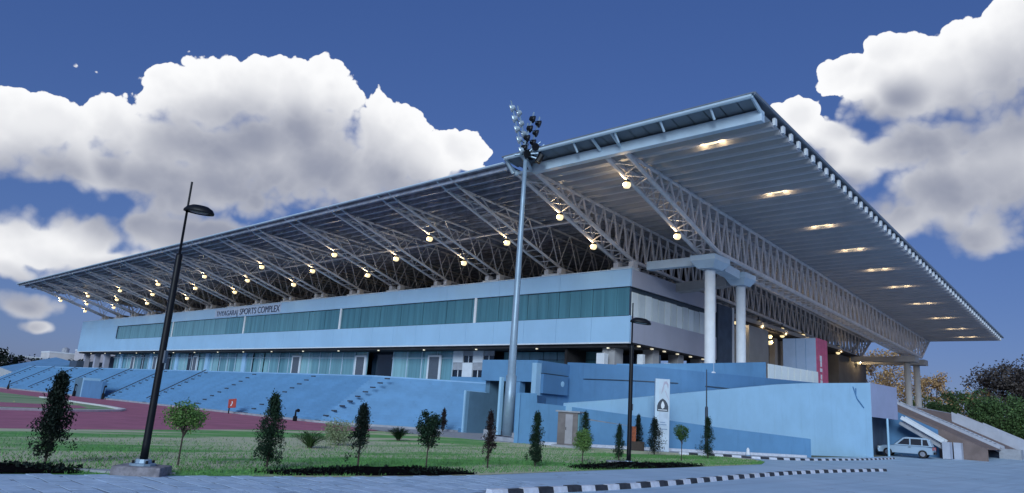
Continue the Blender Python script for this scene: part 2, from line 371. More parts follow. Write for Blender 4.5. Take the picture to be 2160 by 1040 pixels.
lawn_pts = [(11.8, -48), (12.95, -39.72), (13.48, -37.92), (14.58, -33.86), (14.93, -29.7), (14.53, -24), (14.08, -15), (13.73, -9.3), (12.6, -6.25), (11.2, -4.7), (7.6, -6.0), (5.2, -9.2), (3.6, -12.2), (.5, -14.2), (-3.6, -15.2), (-6.6, -16.2), (-5.0, -21), (-4.9, -24.2), (-3.4, -28), (-1.6, -32.2), (-1.0, -34.4), (-.5, -36.8), (-.2, -48)]
lawn = tag(sheet('lawn', M_LAWN, lawn_pts, 0.008, 3), kind='structure')
# running track: the D-end and the straight in front of the seating
trk = [(-.5, -60), (-.5, -36.8), (-1.0, -34.4), (-1.6, -32.2), (-3.4, -28), (-4.9, -24.2), (-5.0, -21), (-7.4, -15.9), (-8.3, -14.6), (-150, -14.6), (-150, -60)]
tag(sheet('running_track', M_TRACK, trk, 0.002, None), kind='structure')
tag(sheet('apron_path', M_CONC, [(-16.6, -14.5), (-8.3, -15.4), (-7.2, -15.9), (-3.6, -15.15), (.5, -14.15), (3.6, -12.15), (5.2, -9.15), (7.6, -5.95), (11.2, -4.65), (10.6, 5.9), (1.5, -5), (-8.6, -5), (-8.6, -7.6)], 0.006), kind='structure')
isl = [(-12, -46), (-15.5, -36), (-16.6, -33.2), (-17.6, -30.5), (-19.5, -27.6), (-21.6, -25.6), (-24.5, -24.2), (-30, -23.4), (-50, -22.4), (-150, -21.8), (-150, -46)]
tag(sheet('infield', M_FIELD, isl, 0.02), kind='structure')
isr = [(-18.5, -46), (-20.4, -34.2), (-21.2, -31), (-22.6, -28.4), (-25, -26.4), (-30, -25.4), (-29.5, -29.5), (-29, -34), (-28.5, -46)]
tag(sheet('runway_strip', M_TRACK, isr, 0.025), kind='structure')
def ribbon(name, m, line, w, h, z=0.0, parent=None):
    b = MB(); b.wall(line, [z + h] * len(line), z - .02, w); return b.build(name, m, parent)
kb = ribbon('track_kerb', M_LINE, isl[:9], .35, .10, .02); tag(kb, kind='structure')
def offs(line, d):
    L = [Vector(p) for p in line]; out = []
    for i in range(len(L)):
        t = (L[min(i + 1, len(L) - 1)] - L[max(i - 1, 0)]).normalized(); out.append(tuple(L[i] + Vector((t.y, -t.x)) * d))
    return out
def smooth_line(pts, n=4):
    for _ in range(2):
        q = [pts[0]]
        for a, b in zip(pts, pts[1:]): q += [(a[0] * .75 + b[0] * .25, a[1] * .75 + b[1] * .25), (a[0] * .25 + b[0] * .75, a[1] * .25 + b[1] * .75)]
        pts = q + [pts[-1]]
    return pts
for i, d in enumerate((1.5, 2.7, 3.9, 5.1, 6.3, 7.5, 8.7)):
    ln = smooth_line(offs(isl[:9], -d)); w = MB(); inner = offs(ln, .05)
    w.v = [(p[0], p[1], .0065) for p in ln] + [(p[0], p[1], .0065) for p in inner]; n = len(ln); w.f = [(k, k + 1, n + k + 1, n + k) for k in range(n - 1)]; w.mi = [0] * len(w.f)
    tag(w.build('lane_line', M_LINE), kind='structure')
# grass blades along the front of the lawn
def grass_blades():
    rng = np.random.default_rng(3); n = 40000
    x = 14.6 - np.abs(rng.normal(0, 1, n)) * 5.0; y = rng.uniform(-42, -6, n)
    ex = np.interp(y, [p[1] for p in road_edge], [p[0] for p in road_edge]) - .06
    ok = (x < ex) & (x > 1.5) & (x > -13.0 + .0 * y) & ((y < -13) | (x > 9)); x, y = x[ok], y[ok]; n = len(x)
    h = rng.uniform(.035, .085, n); a = rng.uniform(0, 2 * np.pi, n); w = rng.uniform(.008, .016, n)
    lean = rng.normal(0, .03, (n, 2))
    V = np.zeros((n, 3, 3)); V[:, 0] = np.stack([x - np.cos(a) * w, y - np.sin(a) * w, np.full(n, .006)], 1); V[:, 1] = np.stack([x + np.cos(a) * w, y + np.sin(a) * w, np.full(n, .006)], 1); V[:, 2] = np.stack([x + lean[:, 0], y + lean[:, 1], h], 1)
    me = bpy.data.meshes.new('grass'); me.vertices.add(3 * n); me.vertices.foreach_set('co', V.ravel()); me.loops.add(3 * n); me.loops.foreach_set('vertex_index', np.arange(3 * n)); me.polygons.add(n); me.polygons.foreach_set('loop_start', np.arange(n) * 3); me.polygons.foreach_set('loop_total', np.full(n, 3)); me.update()
    me.materials.append(leafmat('grass_blade', (.15, .36, .10), (.06, .17, .045))); return link('grass', me)
tag(grass_blades(), 'short green grass growing on the lawn beside the road', 'grass', kind='stuff')

# paving slabs in the near corner of the road
pav = link('paved_apron', None); tag(pav, kind='structure')
pvm = [mat('paver_%d' % i, c, .8, 0, .12, 3, .4, 30) for i, c in enumerate(((.44, .58, .73), (.40, .54, .69), (.47, .61, .76)))]
base_p = sheet('paver_bed', mat('paver_joint', (.22, .28, .36), .95), [(12.4, -44), (13.6, -38.2), (15.0, -33.5), (15.3, -29.2), (18.0, -29.2), (18.0, -44)], .007); base_p.parent = pav
rng = random.Random(5); pm = []
for m in pvm:
    for k in range(3):
        b = MB(); j = lambda: rng.uniform(-.03, .03)
        q = [(-.29 + j(), -.19 + j()), (.29 + j(), -.19 + j()), (.29 + j(), .19 + j()), (-.29 + j(), .19 + j())]; b.prism(q, -.02, .010)
        me = b.mesh('paver'); me.materials.append(m); pm.append(me)
row = 0; y = -43.4; cnt = 0
while y < -29.3:
    ex = np.interp(y, [p[1] for p in road_edge], [p[0] for p in road_edge]) + .25; x = ex + (row % 2) * .3
    while x < 17.7:
        o = link('paver', rng.choice(pm), pav); o.location = (x, y, .002 + rng.uniform(-.002, .002)); o.rotation_euler.z = rng.uniform(-.03, .03) + (math.pi if rng.random() < .5 else 0); o.scale.x = rng.uniform(.92, 1.0); x += .61; cnt += 1
    y += .425; row += 1

# painted kerbs
def kerb(name, line, blk, w, h, label):
    L = [Vector(p) for p in smooth_line(line)]; root = link(name, None); tag(root, kind='structure')
    me = []
    for m in (M_KERBW, M_KERBB):
        b = MB(); b.add([(-.5 * blk + .012, -w / 2, -.02), (.5 * blk - .012, -w / 2, -.02), (.5 * blk - .012, w / 2, -.02), (-.5 * blk + .012, w / 2, -.02), (-.5 * blk + .012, -w / 2 + .04, h), (.5 * blk - .012, -w / 2 + .04, h), (.5 * blk - .012, w / 2 - .04, h), (-.5 * blk + .012, w / 2 - .04, h)], [(0, 3, 2, 1), (4, 5, 6, 7), (0, 1, 5, 4), (1, 2, 6, 5), (2, 3, 7, 6), (3, 0, 4, 7)])
        e = b.mesh('kerb_block'); e.materials.append(m); me.append(e)
    pos = 0; seg = 0; k = 0; acc = 0; rr = random.Random(2)
    cum = [0]
    for a, b in zip(L, L[1:]): cum.append(cum[-1] + (b - a).length)
    t = blk / 2
    while t < cum[-1]:
        while cum[seg + 1] < t: seg += 1
        d = (L[seg + 1] - L[seg]); p = L[seg] + d * ((t - cum[seg]) / d.length)
        o = link('kerb_block', me[k % 2], root); o.location = (p.x, p.y, gz(p.x, p.y) + rr.uniform(-.012, .008)); o.rotation_euler = (rr.uniform(-.02, .02), 0, math.atan2(d.y, d.x) + rr.uniform(-.025, .025)); k += 1; t += blk
    return root
kerb('road_kerb', [(18.22, -32.6), (18.2, -31.4), (18.2, -30.2), (18.28, -28.4), (18.17, -25.7), (17.8, -22.3), (17.4, -18), (17.1, -12.5), (17.4, -6), (17.6, -3.5)], .5, .22, .13, '')
kerb('ramp_kerb', [(8.4, -7.6), (8.9, -6.9), (9.95, -4.7), (11.5, -3.3), (12.3, 0), (12.5, 7.2), (12.3, 13.7), (12.0, 19)], .55, .2, .12, '')

# dark planted soil beds along the road
def bed(label, outline):
    b = MB(); n = len(outline); cx = sum(p[0] for p in outline) / n; cy = sum(p[1] for p in outline) / n; rr = random.Random(len(outline) + int(cy))
    rings = [(1.0, .005), (.8, .06), (.5, .10), (.2, .11)]
    out = []
    for i in range(n):
        a, c = outline[i], outline[(i + 1) % n]
        for t in (0, .33, .66): out.append((a[0] + (c[0] - a[0]) * t + rr.uniform(-.07, .07), a[1] + (c[1] - a[1]) * t + rr.uniform(-.1, .1)))
    m = len(out)
    for s, z in rings: b.v += [(cx + (p[0] - cx) * s, cy + (p[1] - cy) * s, z + rr.uniform(-.012, .035)) for p in out]
    b.v.append((cx, cy, .12)); 
    for k in range(3): b.f += [(k * m + i, k * m + (i + 1) % m, (k + 1) * m + (i + 1) % m, (k + 1) * m + i) for i in range(m)]
    b.f += [(3 * m + i, 3 * m + (i + 1) % m, 4 * m) for i in range(m)]; b.mi = [0] * len(b.f)
    so = b.build('soil_bed', M_SOIL); rg2 = np.random.default_rng(int(abs(cy) * 10)); sel = rg2.integers(0, m, 900); fr = rg2.uniform(.2, 1.0, 900) ** .6
    pts = [(cx + (out[i][0] - cx) * f, cy + (out[i][1] - cy) * f, .03 + .10 * (1 - f) + rg2.uniform(0, .07)) for i, f in zip(sel, fr)]
    link('ground_cover', foliage_mesh('ground_cover', L_DARKER, pts, .07, 5, 1.8, 1.0), so)
    return tag(so, label, 'soil bed', 'dark soil beds along the road')
bed('dark soil bed at the far left beside the tallest shaggy conifer', [(11.4, -43), (12.4, -43), (13.2, -38.7), (12.7, -38.2), (12.1, -38.6), (11.7, -40)])
bed('long dark soil bed in the middle of the lawn edge under two trees', [(13.4, -35.3), (14.2, -34.8), (14.75, -31.5), (14.8, -29.5), (14.0, -29.3), (13.4, -30.5), (13.05, -33)])
bed('dark soil bed around the foot of the slender street lamp', [(14.3, -24.2), (14.35, -20), (14.1, -15.5), (13.5, -15.3), (13.0, -18), (12.7, -21), (13.4, -24)])
slab_o = MB().prism([(12.55, -38.55), (13.3, -37.9), (13.6, -36.9), (13.1, -37.2)], -.02, .05).build('stone_slab', M_CONC); tag(slab_o, 'pale flat stone slab lying at the lawn edge by the left lamp', 'slab')

# ------------------------------------------------------------------ grandstand
GS = empty('grandstand', (0, 0, 0), 'long grandstand with pale blue fascia, teal glazing and great cantilevered truss roof', 'grandstand')
XL = -118.8; BAY = 7.0; TX = 5.23
def soff(y): return 17.15 - .048 * (y + 9)
ZB, ZG1, ZG2, ZT = 7.07, 8.96, 11.14, 12.43
def jline(a, b, n): return [a + (b - a) * i / n for i in range(n + 1)]
# fascia panels
xs = jline(0, XL, 35)
for a, b in zip(xs, xs[1:]): piece('fascia_panel', M_FASC, GS, b + .012, a - .012, -.02, .16, ZB, ZG1)
xs = jline(0, XL, 18)
for a, b in zip(xs, xs[1:]): piece('fascia_panel', M_FASC, GS, b + .010, a - .010, -.02, .16, ZG2, ZT)
piece('end_panel', M_FASC, GS, XL, -100.8, .0, .16, ZG1 + .003, ZG2 - .003)
piece('fascia_backing', M_DARKB, GS, XL + .02, -.16, .163, .40, ZB + .05, ZT - .05)
piece('drip_trim', M_WHITE, GS, XL, .03, -.06, .18, ZB - .10, ZB - .004)
piece('coping', M_BEAM, GS, XL, .03, -.06, .5, ZT + .003, ZT + .07)
# ribbon glazing on the long side
rg = random.Random(21); npan = 92; xs = jline(-.12, -100.7, npan)
for i, (a, b) in enumerate(zip(xs, xs[1:])):
    mm = M_TEAL if a > -40 else (M_TEALM if a > -62 else M_TEALP)  # farther panes paler: their stronger reflection is put into the glass colour
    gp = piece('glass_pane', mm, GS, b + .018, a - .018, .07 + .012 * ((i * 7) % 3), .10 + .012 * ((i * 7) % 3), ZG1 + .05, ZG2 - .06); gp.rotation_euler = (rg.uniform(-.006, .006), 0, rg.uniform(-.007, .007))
piece('head_gap', M_MULL, GS, -100.7, -.1, .03, .12, ZG2 - .06, ZG2 - .004)
for x in (-16.0, -36.5, -57.5, -79.0): piece('mullion', M_WHITE, GS, x - .13, x + .13, -.03, .06, ZG1 - .02, ZG2 + .01)
piece('frame_strip', M_MULL, GS, -100.95, -100.72, -.06, -.022, ZG1 + .15, ZG2 + .0)
piece('frame_strip', M_MULL, GS, -100.7, -80, -.045, -.021, ZG2 - .07, ZG2 + .0)
# side (gable) elevation
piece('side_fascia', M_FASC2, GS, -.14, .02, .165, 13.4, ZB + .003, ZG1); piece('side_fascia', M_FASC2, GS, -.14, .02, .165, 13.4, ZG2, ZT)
piece('corner_post', M_FASC, GS, -.05, .035, -.025, .16, ZB, ZG1 + .02)
piece('side_recess', M_MULL, GS, -.5, -.2, .2, 13.4, ZG1, ZG2)
xs = jline(.3, 13.3, 14); rr = random.Random(4)
for a, b in zip(xs, xs[1:]): piece('side_pane', rr.choice((M_SIDEGL, M_SIDEGL2)), GS, -.12, -.06, a + .045, b - .045, ZG1 + .01, ZG2 - .35 - rr.uniform(0, .08))
# floors
piece('upper_floor_slab', M_DARKB, GS, XL + .1, -.5, .45, 14, ZB, ZB + .3)
piece('roof_slab', M_DARK, GS, XL + .1, -.2, .5, 14, ZT - .35, ZT - .05)
piece('added_dark_wall', M_DARK, GS, XL, -3.2, 14, 14.3, 9, soff(14) - .05)  # added wall; its near-black stands in for the deep shade under the roof
piece('end_wall', M_FASC, GS, XL - .16, XL - .004, -.02, 14, ZB, ZT)
# ground storey, set back under the upper floor
Z0 = 3.45
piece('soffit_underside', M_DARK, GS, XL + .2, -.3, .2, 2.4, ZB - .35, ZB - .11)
for i in range(17):
    x = -2 - i * 6.9; o = piece('downlight', M_LAMPS, GS, x - .07, x + .07, .22, .36, ZB - .44, ZB - .352)
piece('back_wall', M_DARKB, GS, XL + 1, -.6, 5.2, 5.4, Z0, ZB - .4)
def gpane(a, b, m, y=2.0, z0=Z0, z1=ZB - .36, nm='shopfront_pane'): return piece(nm, m, GS, a + .03, b - .03, y, y + .05, z0, z1)
for i in range(40):
    x = -20.4 - i * 2.2
    if x > -29.4 or -106 < x < -33.5: piece('shop_mullion', M_BEAM, GS, x - .035, x + .035, 1.90, 1.98, Z0, ZB - .37)
piece('transom', M_BEAM, GS, -106, -33.5, 1.91, 1.97, 6.05, 6.11); piece('transom', M_BEAM, GS, -29.4, -20.4, 1.91, 1.97, 6.05, 6.11)
def door(x, w=1.9, y=1.9, z1=6.35):
    d = piece('door_frame', M_WHITE, GS, x - w / 2, x + w / 2, y - .08, y + .04, Z0, z1)
    f = link('door_leaf', unit_box(M_LENS), d); f.scale = (.72, 1.1, .94); f.location = (0, -.1, -.03)
M_TEALG = mat('ground_teal_glass', (.24, .45, .50), .15, 0, .17, 1.0, stretch=(2.2, 2.2, .10), spec=.8)
spots = [(-22.2, -20.4, M_TEALP), (-24.5, -22.2, M_TEALG), (-26.8, -24.5, M_TEALP), (-29.4, -26.8, M_TEALG), (-35.6, -33.5, M_TEALG), (-38, -35.6, M_TEALP), (-41, -38, M_TEALP), (-44, -41, M_TEALP), (-47, -44, M_TEALG), (-50, -47, M_TEALP)]
for a, b, m in spots: gpane(a, b, m)
gpane(-33.5, -29.4, M_TEALD, 2.6)
for x in (-22.9, -34.6, -47.2): door(x)
x = -50.0; k = 0; rr = random.Random(9)
while x > -106:
    w = rr.choice((1.2, 1.8, 2.4, 1.5)); m = rr.choice((M_TEALG, M_TEALP, M_TEALG, M_TEALD, M_TEALM)); gpane(x - w, x, m, 2.0 + rr.choice((0, .15))); x -= w; k += 1
    if k % 6 == 0: piece('pier', M_FASC, GS, x - .9, x - .02, 1.8, 2.3, Z0, ZB - .36); x -= .9
for x in (-74, -88, -97): door(x, 1.4)
for x in (-108.2, -113.0, XL + .5): piece('pier', M_FASC2, GS, x - .4, x + .4, 1.2, 2.0, Z0, ZB - .2)
# chequered white panels and small windows beside the tunnel block
for i in range(4):
    for j in range(2):
        a = -20.3 + i * 1.28; z = 4.4 + j * 1.28
        if (i + j) % 2: piece('chequer_panel', M_WHITE, GS, a + .01, a + 1.27, 1.85, 2.0, z, z + 1.27)
        else:
            w = piece('window', M_TEALD, GS, a + .05, a + 1.23, 1.98, 2.06, z, z + .62)
            piece('window_bar', M_WHITE, GS, a + .6, a + .68, 1.95, 1.975, z, z + .62); piece('blind', M_CONC, GS, a + .01, a + 1.27, 1.9, 2.02, z + .62, z + 1.27)
piece('plinth_wall', M_WALLB, GS, -20.4, -15.1, 1.8, 2.05, Z0, 4.39)
# glazed wall behind the tunnel block
xs = jline(-15.0, -2.9, 8)
for a, b in zip(xs, xs[1:]):
    gpane(a, b, M_TEAL, 3.0, 4.9, 6.05); gpane(a, b, M_TEALP, 3.0, 6.08, ZB - .37)
# piers under the gable
for x, y, w in ((-2.2, 1.2, .55), (-1.0, 4.6, .45), (-1.0, 8.4, .45), (-1.0, 12, .45)): piece('pier', M_GREYW, GS, x - w, x + w, y - w, y + w, 4.9, ZB - .11)
for y in (1.6, 3.4, 5.2, 7.2, 9.3, 11.4): piece('downlight', M_LAMPS, GS, -.28, -.10, y - .1, y + .1, ZB - .2, ZB - .02)
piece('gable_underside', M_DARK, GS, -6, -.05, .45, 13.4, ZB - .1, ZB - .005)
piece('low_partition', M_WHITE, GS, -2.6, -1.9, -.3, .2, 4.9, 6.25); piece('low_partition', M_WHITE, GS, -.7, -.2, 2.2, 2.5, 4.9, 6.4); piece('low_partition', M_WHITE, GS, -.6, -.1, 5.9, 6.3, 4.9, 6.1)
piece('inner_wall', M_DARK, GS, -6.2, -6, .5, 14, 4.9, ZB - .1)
# rear block behind the gable, seen under the roof trusses
piece('dark_block', M_DARKB, GS, -3, 0, 13.75, 16.4, 4.9, 11.95)
piece('pale_edge', M_WHITE, GS, -.25, .05, 16.42, 16.75, 4.9, 12.0)
piece('grey_block', M_GREYW, GS, -3, 0, 19.9, 24.2, 4.9, 10.9)
piece('rear_wall', mat('dim_wall', (.10, .095, .09), .8, 0, .3, .8), GS, -3.4, -3, 16.6, 58, 4.9, 11.3)
piece('dim_block', mat('dim_block', (.13, .125, .125), .8, 0, .1, .8), GS, -3, -1.2, 47.5, 58, 4.9, 11.0)
piece('edge_beam', M_GREYW, GS, -3.4, -.4, 16.8, 46, 11.32, 11.7)
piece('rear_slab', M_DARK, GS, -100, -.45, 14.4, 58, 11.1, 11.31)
for i, y in enumerate((28.0, 31.5, 34.5, 38.5, 42.0)): piece('pilaster', M_GREYW, GS, -3, -2.4, y, y + .7, 4.9, 11.1)

# roof: soffit, ribs, top sheet, purlins, girders
def rx(y): return 14.5 - .85 * (y + 10.35) / 70.35
YF, YR = -10.35, 60.0
mb = MB(); nseg = 14
for (xa, dz) in ((-2.6, 0),):
    P = jline(-10.15, YR, nseg); 
    for y in P: mb.v += [(xa, y, soff(y) + .10), (rx(y), y, soff(y) + .10)]
    mb.f = [(2 * i, 2 * i + 1, 2 * i + 3, 2 * i + 2) for i in range(nseg)]; mb.mi = [0] * nseg
mb.build('soffit', M_SOFFIT, GS)
yy = -9.0; k = 0
while yy < YR - .2:
    b = MB(); z = soff(yy); w = .34
    b.xprof([(yy - w, z + .11), (yy - w * .5, z - .10), (yy + w * .5, z - .10), (yy + w, z + .11)], -2.5, rx(yy) - .02)
    b.build('soffit_rib', M_RIB, GS); yy += 1.12; k += 1
# right-hand roof: top sheet with front overhang
def top_sheet(name, xa, xb, yf, d0, d1, m, th=.07):
    b = MB()
    for i, y in enumerate(jline(yf, YR + .6, 8)):
        dz = d0 + (d1 - d0) * i / 8; z = soff(y) + dz; xe = rx(y) + .12 if xb is None else xb
        b.v += [(xa, y, z), (xe, y, z), (xe, y, z + th), (xa, y, z + th)]
    for i in range(8):
        for q in range(4): b.f.append((4 * i + q, 4 * i + 4 + q, 4 * i + 4 + (q + 1) % 4, 4 * i + (q + 1) % 4))
    b.f += [(0, 1, 2, 3), (35, 34, 33, 32)]; b.mi = [0] * len(b.f); return b.build(name, m, GS)
top_sheet('roof_sheet', -2.6, None, -11.75, .62, .42, M_ROOF)
top_sheet('roof_sheet', XL - .8, -2.62, -11.35, .30, .28, M_DARKROOF)
# front edge: upper rail, lower girder, corner brace, lattice panels between them
zt = soff(-11.7) + .55; zg = soff(YF) - .02
rod('upper_rail', M_BEAM, GS, (-2.4, -11.62, zt), (14.5, -11.62, zt), .13, 8)
MB().beam((-.9, YF, zg), (14.5, YF, zg), .42, .62).build('front_girder', M_BEAM, GS, bevel=.03)
rod('corner_brace', M_BEAM, GS, (14.45, -11.6, zt), (14.45, YF, zg + .1), .1)
rod('end_rail', M_BEAM, GS, (-2.45, -11.62, zt), (-2.45, -10.2, zt - .1), .1)
for x in (-2.45, -.9): rod('frame_post', M_BEAM, GS, (x, -11.5, zt), (x, -10.7, zg - .1), .13)
xs = jline(-2.4, 14.5, 18)
for i, (a, b) in enumerate(zip(xs, xs[1:])):
    q = MB(); q.add([(a + .03, -11.55, zt - .02), (b - .03, -11.55, zt - .02), (b - .03, YF - .05, zg + .40), (a + .03, YF - .05, zg + .40)], [(0, 1, 2, 3)])
    q.add([(a + .03, -11.55, zt + .01), (b - .03, -11.55, zt + .01), (b - .03, YF - .05, zg + .43), (a + .03, YF - .05, zg + .43)], [(3, 2, 1, 0)])
    q.build('eaves_panel', M_ROOF, GS)
for x in (3.2 + 3.0 * k for k in range(-1, 4)): rod('eaves_bracket', M_BEAM, GS, (x, -11.58, zt - .03), (x, -11.1, zt - .55), .07)
# purlin ends standing proud along the right edge
y = -8.9
while y < YR:
    x = rx(y); z = soff(y); piece('purlin_end', M_WHITE, GS, x - .05, x + .10, y - .13, y + .13, z + .02, z + .42); y += 1.12
b = MB(); b.beam((rx(YF) + .16, -11.7, soff(-11.7) + .62), (rx(YR) + .16, YR + .6, soff(YR) + .42), .1, .16); b.build('verge_trim', M_ROOF, GS)
b = MB(); b.beam((rx(YR), YR, soff(YR) + .2), (-2.6, YR, soff(YR) + .2), .15, .4); b.build('rear_trim', M_TRUSS, GS)
# left-hand roof: purlins under the dark sheet
yy = -11.0
while yy < 14:
    b = MB(); b.box(XL - .6, -2.7, yy - .07, yy + .07, soff(yy) + .02, soff(yy) + .28); b.build('purlin', M_PURLIN, GS); yy += .98
rod('eaves_rail', M_BEAM, GS, (XL - .8, -11.4, soff(-11.4) + .36), (-2.7, -11.4, soff(-11.4) + .36), .08)
rod('catwalk_beam', M_TRUSSF, GS, (XL, -1.0, 16.42), (-3, -1.0, 16.42), .11)
# dark lattice under the left roof, joined: too fine to pick apart
b = MB(); rr = random.Random(12)
for i in range(900):
    x = rr.uniform(XL, -3); y = rr.uniform(-10.5, 6); z = soff(y) - rr.uniform(.0, .25)
    dx, dy = rr.choice(((2.4, .98), (2.4, -.98), (1.6, .2), (3.0, 0.1))); b.bar((x, y, z), (min(x + dx, -2.8), y + dy, z - .04 * dy), rr.uniform(.018, .04), 4, cap=False)
lat = b.build('roof_bracing', mat('bracing_steel', (.24, .26, .31), .45, .3, .4, .8), GS); lat['kind'] = 'stuff'

# trusses
def zlow(y):
    if y < 1.95: return 13.45 + (1.95 - y) / (1.95 - YF) * (zg + .0 - 13.45)
    if y < 55.5: return 13.45 - (y - 1.95) * .0392
    return 11.35 + (y - 55.5) / 4.3 * (soff(59.8) - 11.35)
def truss(i):
    xc = TX - BAY * i; big = i < 2; m = M_TRUSS if big else M_TRUSSF; hw = .7; yend = 59.8 if i < 4 else 15
    r = .155 if big else .11
    b = MB()
    for sx in (-hw, hw):
        pts = [(xc + sx, y, zlow(y)) for y in (YF, 1.95, 18, 36, 55.5, 59.8) if y <= yend + .1]
        if pts[-1][1] < yend: pts.append((xc + sx, yend, zlow(yend)))
        for p, q in zip(pts, pts[1:]): b.bar(p, q, r, 8 if big else 6)
    for sx in ((-hw, hw) if not big else (-hw, hw)):
        b.bar((xc + sx, -9.9, soff(-9.9) - .12), (xc + sx, yend, soff(yend) - .12), r * .8, 6)
    t = b.build('truss', m, GS, smooth=False)
    lac = MB(); step = 1.3 if big else 2.7; y = YF + 1.0; k = 0; yend2 = yend - .3
    def put(p, q, rr_):
        if i == 0 or (i == 1 and p[1] < 40 and p[0] + q[0] > 2 * xc - .2): rod('diagonal', m, t, p, q, rr_, 5)
        else: lac.bar(p, q, rr_, 4, cap=False)
    while y < yend2:
        y2 = min(y + step, yend2); ym = (y + y2) / 2
        for sx in (-hw, hw):
            zt_ = soff(ym) - .12; h = zt_ - zlow(ym)
            if h > .35:
                w = .075 if big else .045
                put((xc + sx, y, zlow(y)), (xc + sx, ym, zt_), w); put((xc + sx, ym, zt_), (xc + sx, y2, zlow(y2)), w)
        if y < 3 and not big: 
            for q in (.0, .33, .66): yq = y + step * q; put((xc - hw, yq, zlow(yq)), (xc + hw, yq, zlow(yq)), .035)
        if i < 2:
            put((xc - hw, y, zlow(y)), (xc + hw, ym, zlow(ym)), .05 if big else .04); put((xc + hw, ym, zlow(ym)), (xc - hw, y2, zlow(y2)), .05 if big else .04)
        y += step; k += 1
    if lac.v:
        o = lac.build('lacing', m, t); o['kind'] = 'stuff'
    # shoe on the parapet and tip brackets
    if i > 0:
        s = MB(); s.box(xc - .95, xc + .95, 1.3, 2.4, ZT - .05, 12.98); s.build('shoe', M_WHITE, t, bevel=.03)
        for sx in (-hw, hw): s = MB(); s.box(xc + sx - .22, xc + sx + .22, 1.6, 2.2, 12.983, 13.45); s.build('bearing', M_TRUSSF, t)
    for sx in (-hw, hw):
        s = MB(); s.lathe([(.05, -.2), (.2, -.14), (.22, 0), (.2, .14), (.05, .2)], 10, (xc + sx, YF, zg)); 
        if i > 1: s = MB(); s.lathe([(.03, -.12), (.12, -.08), (.13, 0), (.12, .08), (.03, .12)], 8, (xc + sx, YF, zg))
        s.build('tip_node', M_BEAM, t, smooth=True)
        top = (xc + sx, -11.5, zt - .05) if i < 2 else (xc + sx, -11.3, soff(-11.3) + .3)
        rod('tip_post', M_BEAM, t, (xc + sx, YF - .02, zg), top, .1 if i < 2 else .065)
    rod('tip_tie', M_BEAM, t, (xc - hw, YF + .05, zg), (xc + hw, YF + .05, zg), .09 if big else .06)
    return t
for i in range(18): truss(i)
# front columns with caps and tie beams
def column(x, y, z0, z1, r, cap):
    c = MB(); c.lathe([(r * 1.12, 0), (r * 1.12, .25), (r, .3), (r, z1 - z0)], 20, (x, y, z0)); o = c.build('column', M_WHITE if cap else M_GREYW, GS, smooth=False)
    for f in o.data.polygons: f.use_smooth = len(f.vertices) == 4
    if cap:
        q = MB(); w, d, h = cap
        q.prism([(x - w, y - d), (x + w, y - d), (x + w, y + d), (x - w, y + d)], z1 - .002, z1 + h * .5); o2 = q
        vs = [(x - w * .62, y - d * .62, z1 - .25), (x + w * .62, y - d * .62, z1 - .25), (x + w * .62, y + d * .62, z1 - .25), (x - w * .62, y + d * .62, z1 - .25), (x - w, y - d, z1 + .25), (x + w, y - d, z1 + .25), (x + w, y + d, z1 + .25), (x - w, y + d, z1 + .25), (x - w, y - d, z1 + h), (x + w, y - d, z1 + h), (x + w, y + d, z1 + h), (x - w, y + d, z1 + h)]
        q = MB(); q.add(vs, [(3, 2, 1, 0), (8, 9, 10, 11)] + [(l * 4 + k, l * 4 + (k + 1) % 4, l * 4 + 4 + (k + 1) % 4, l * 4 + 4 + k) for l in (0, 1) for k in range(4)]); q.build('column_cap', M_BEAM, o)
    return o
column(TX, 2.05, 4.9, 12.55, .37, (.95, 1.15, .62)); column(TX, 6.9, 4.9, 12.2, .35, (.8, .95, .62))
column(TX, 51.8, 4.6, 10.45, .36, None); column(TX, 56.0, 4.6, 10.45, .36, None)
for y in (51.8, 56.0): piece('rear_cap', M_GREYW, GS, TX - 1.1, TX + 1.1, y - .9, y + .9, 10.46, 11.1)
MB().beam((.2, 2.05, 12.98), (TX - .9, 2.05, 12.98), .55, .62).build('tie_beam', M_BEAM, GS)
MB().beam((TX, 3.5, 12.75), (TX, 5.8, 12.6), .9, .62).build('tie_beam', M_BEAM, GS)
MB().beam((-2.5, 6.9, 12.0), (TX - 1, 6.9, 12.35), .9, .7).build('tie_beam', M_GREYW, GS)
MB().beam((-1, 51.8, 10.8), (TX - 1, 51.8, 10.8), .8, .6).build('tie_beam', M_GREYW, GS)
MB().beam((-1, 56.0, 10.8), (TX - 1, 56.0, 10.8), .8, .6).build('tie_beam', M_GREYW, GS)
# lettering on the fascia
def lettering(txt, name, m, parent, loc, size, rot, width=None, depth=.03, spacing=1.0):
    cu = bpy.data.curves.new(name, 'FONT'); cu.body = txt; cu.size = size; cu.extrude = depth; cu.space_character = spacing
    o = bpy.data.objects.new('tmp', cu); COL.objects.link(o); bpy.context.view_layer.update()
    me = bpy.data.meshes.new_from_object(o.evaluated_get(bpy.context.evaluated_depsgraph_get())); bpy.data.objects.remove(o); bpy.data.curves.remove(cu)
    w = max(v.co.x for v in me.vertices) - min(v.co.x for v in me.vertices); me.materials.clear(); me.materials.append(m)
    q = link(name, me, parent); q.location = loc; q.rotation_euler = rot
    if width: q.scale.x = width / w
    return q
sgn = piece('sign_board', M_WHITE, GS, -65.9, -48.9, -.07, -.022, ZG2 + .12, ZT - .05); sgn.data = unit_box(mat('sign_board', (.44, .56, .74), .5, 0, .04, 1))
M_LET = mat('sign_letter', (.03, .05, .10), .5)
lettering('THYAGARAJ', 'sign_letters', mat('sign_letter_faded', (.06, .09, .16), .5), GS, (-65.4, -.085, ZG2 + .26), .95, (math.pi / 2, 0, 0), 5.9)
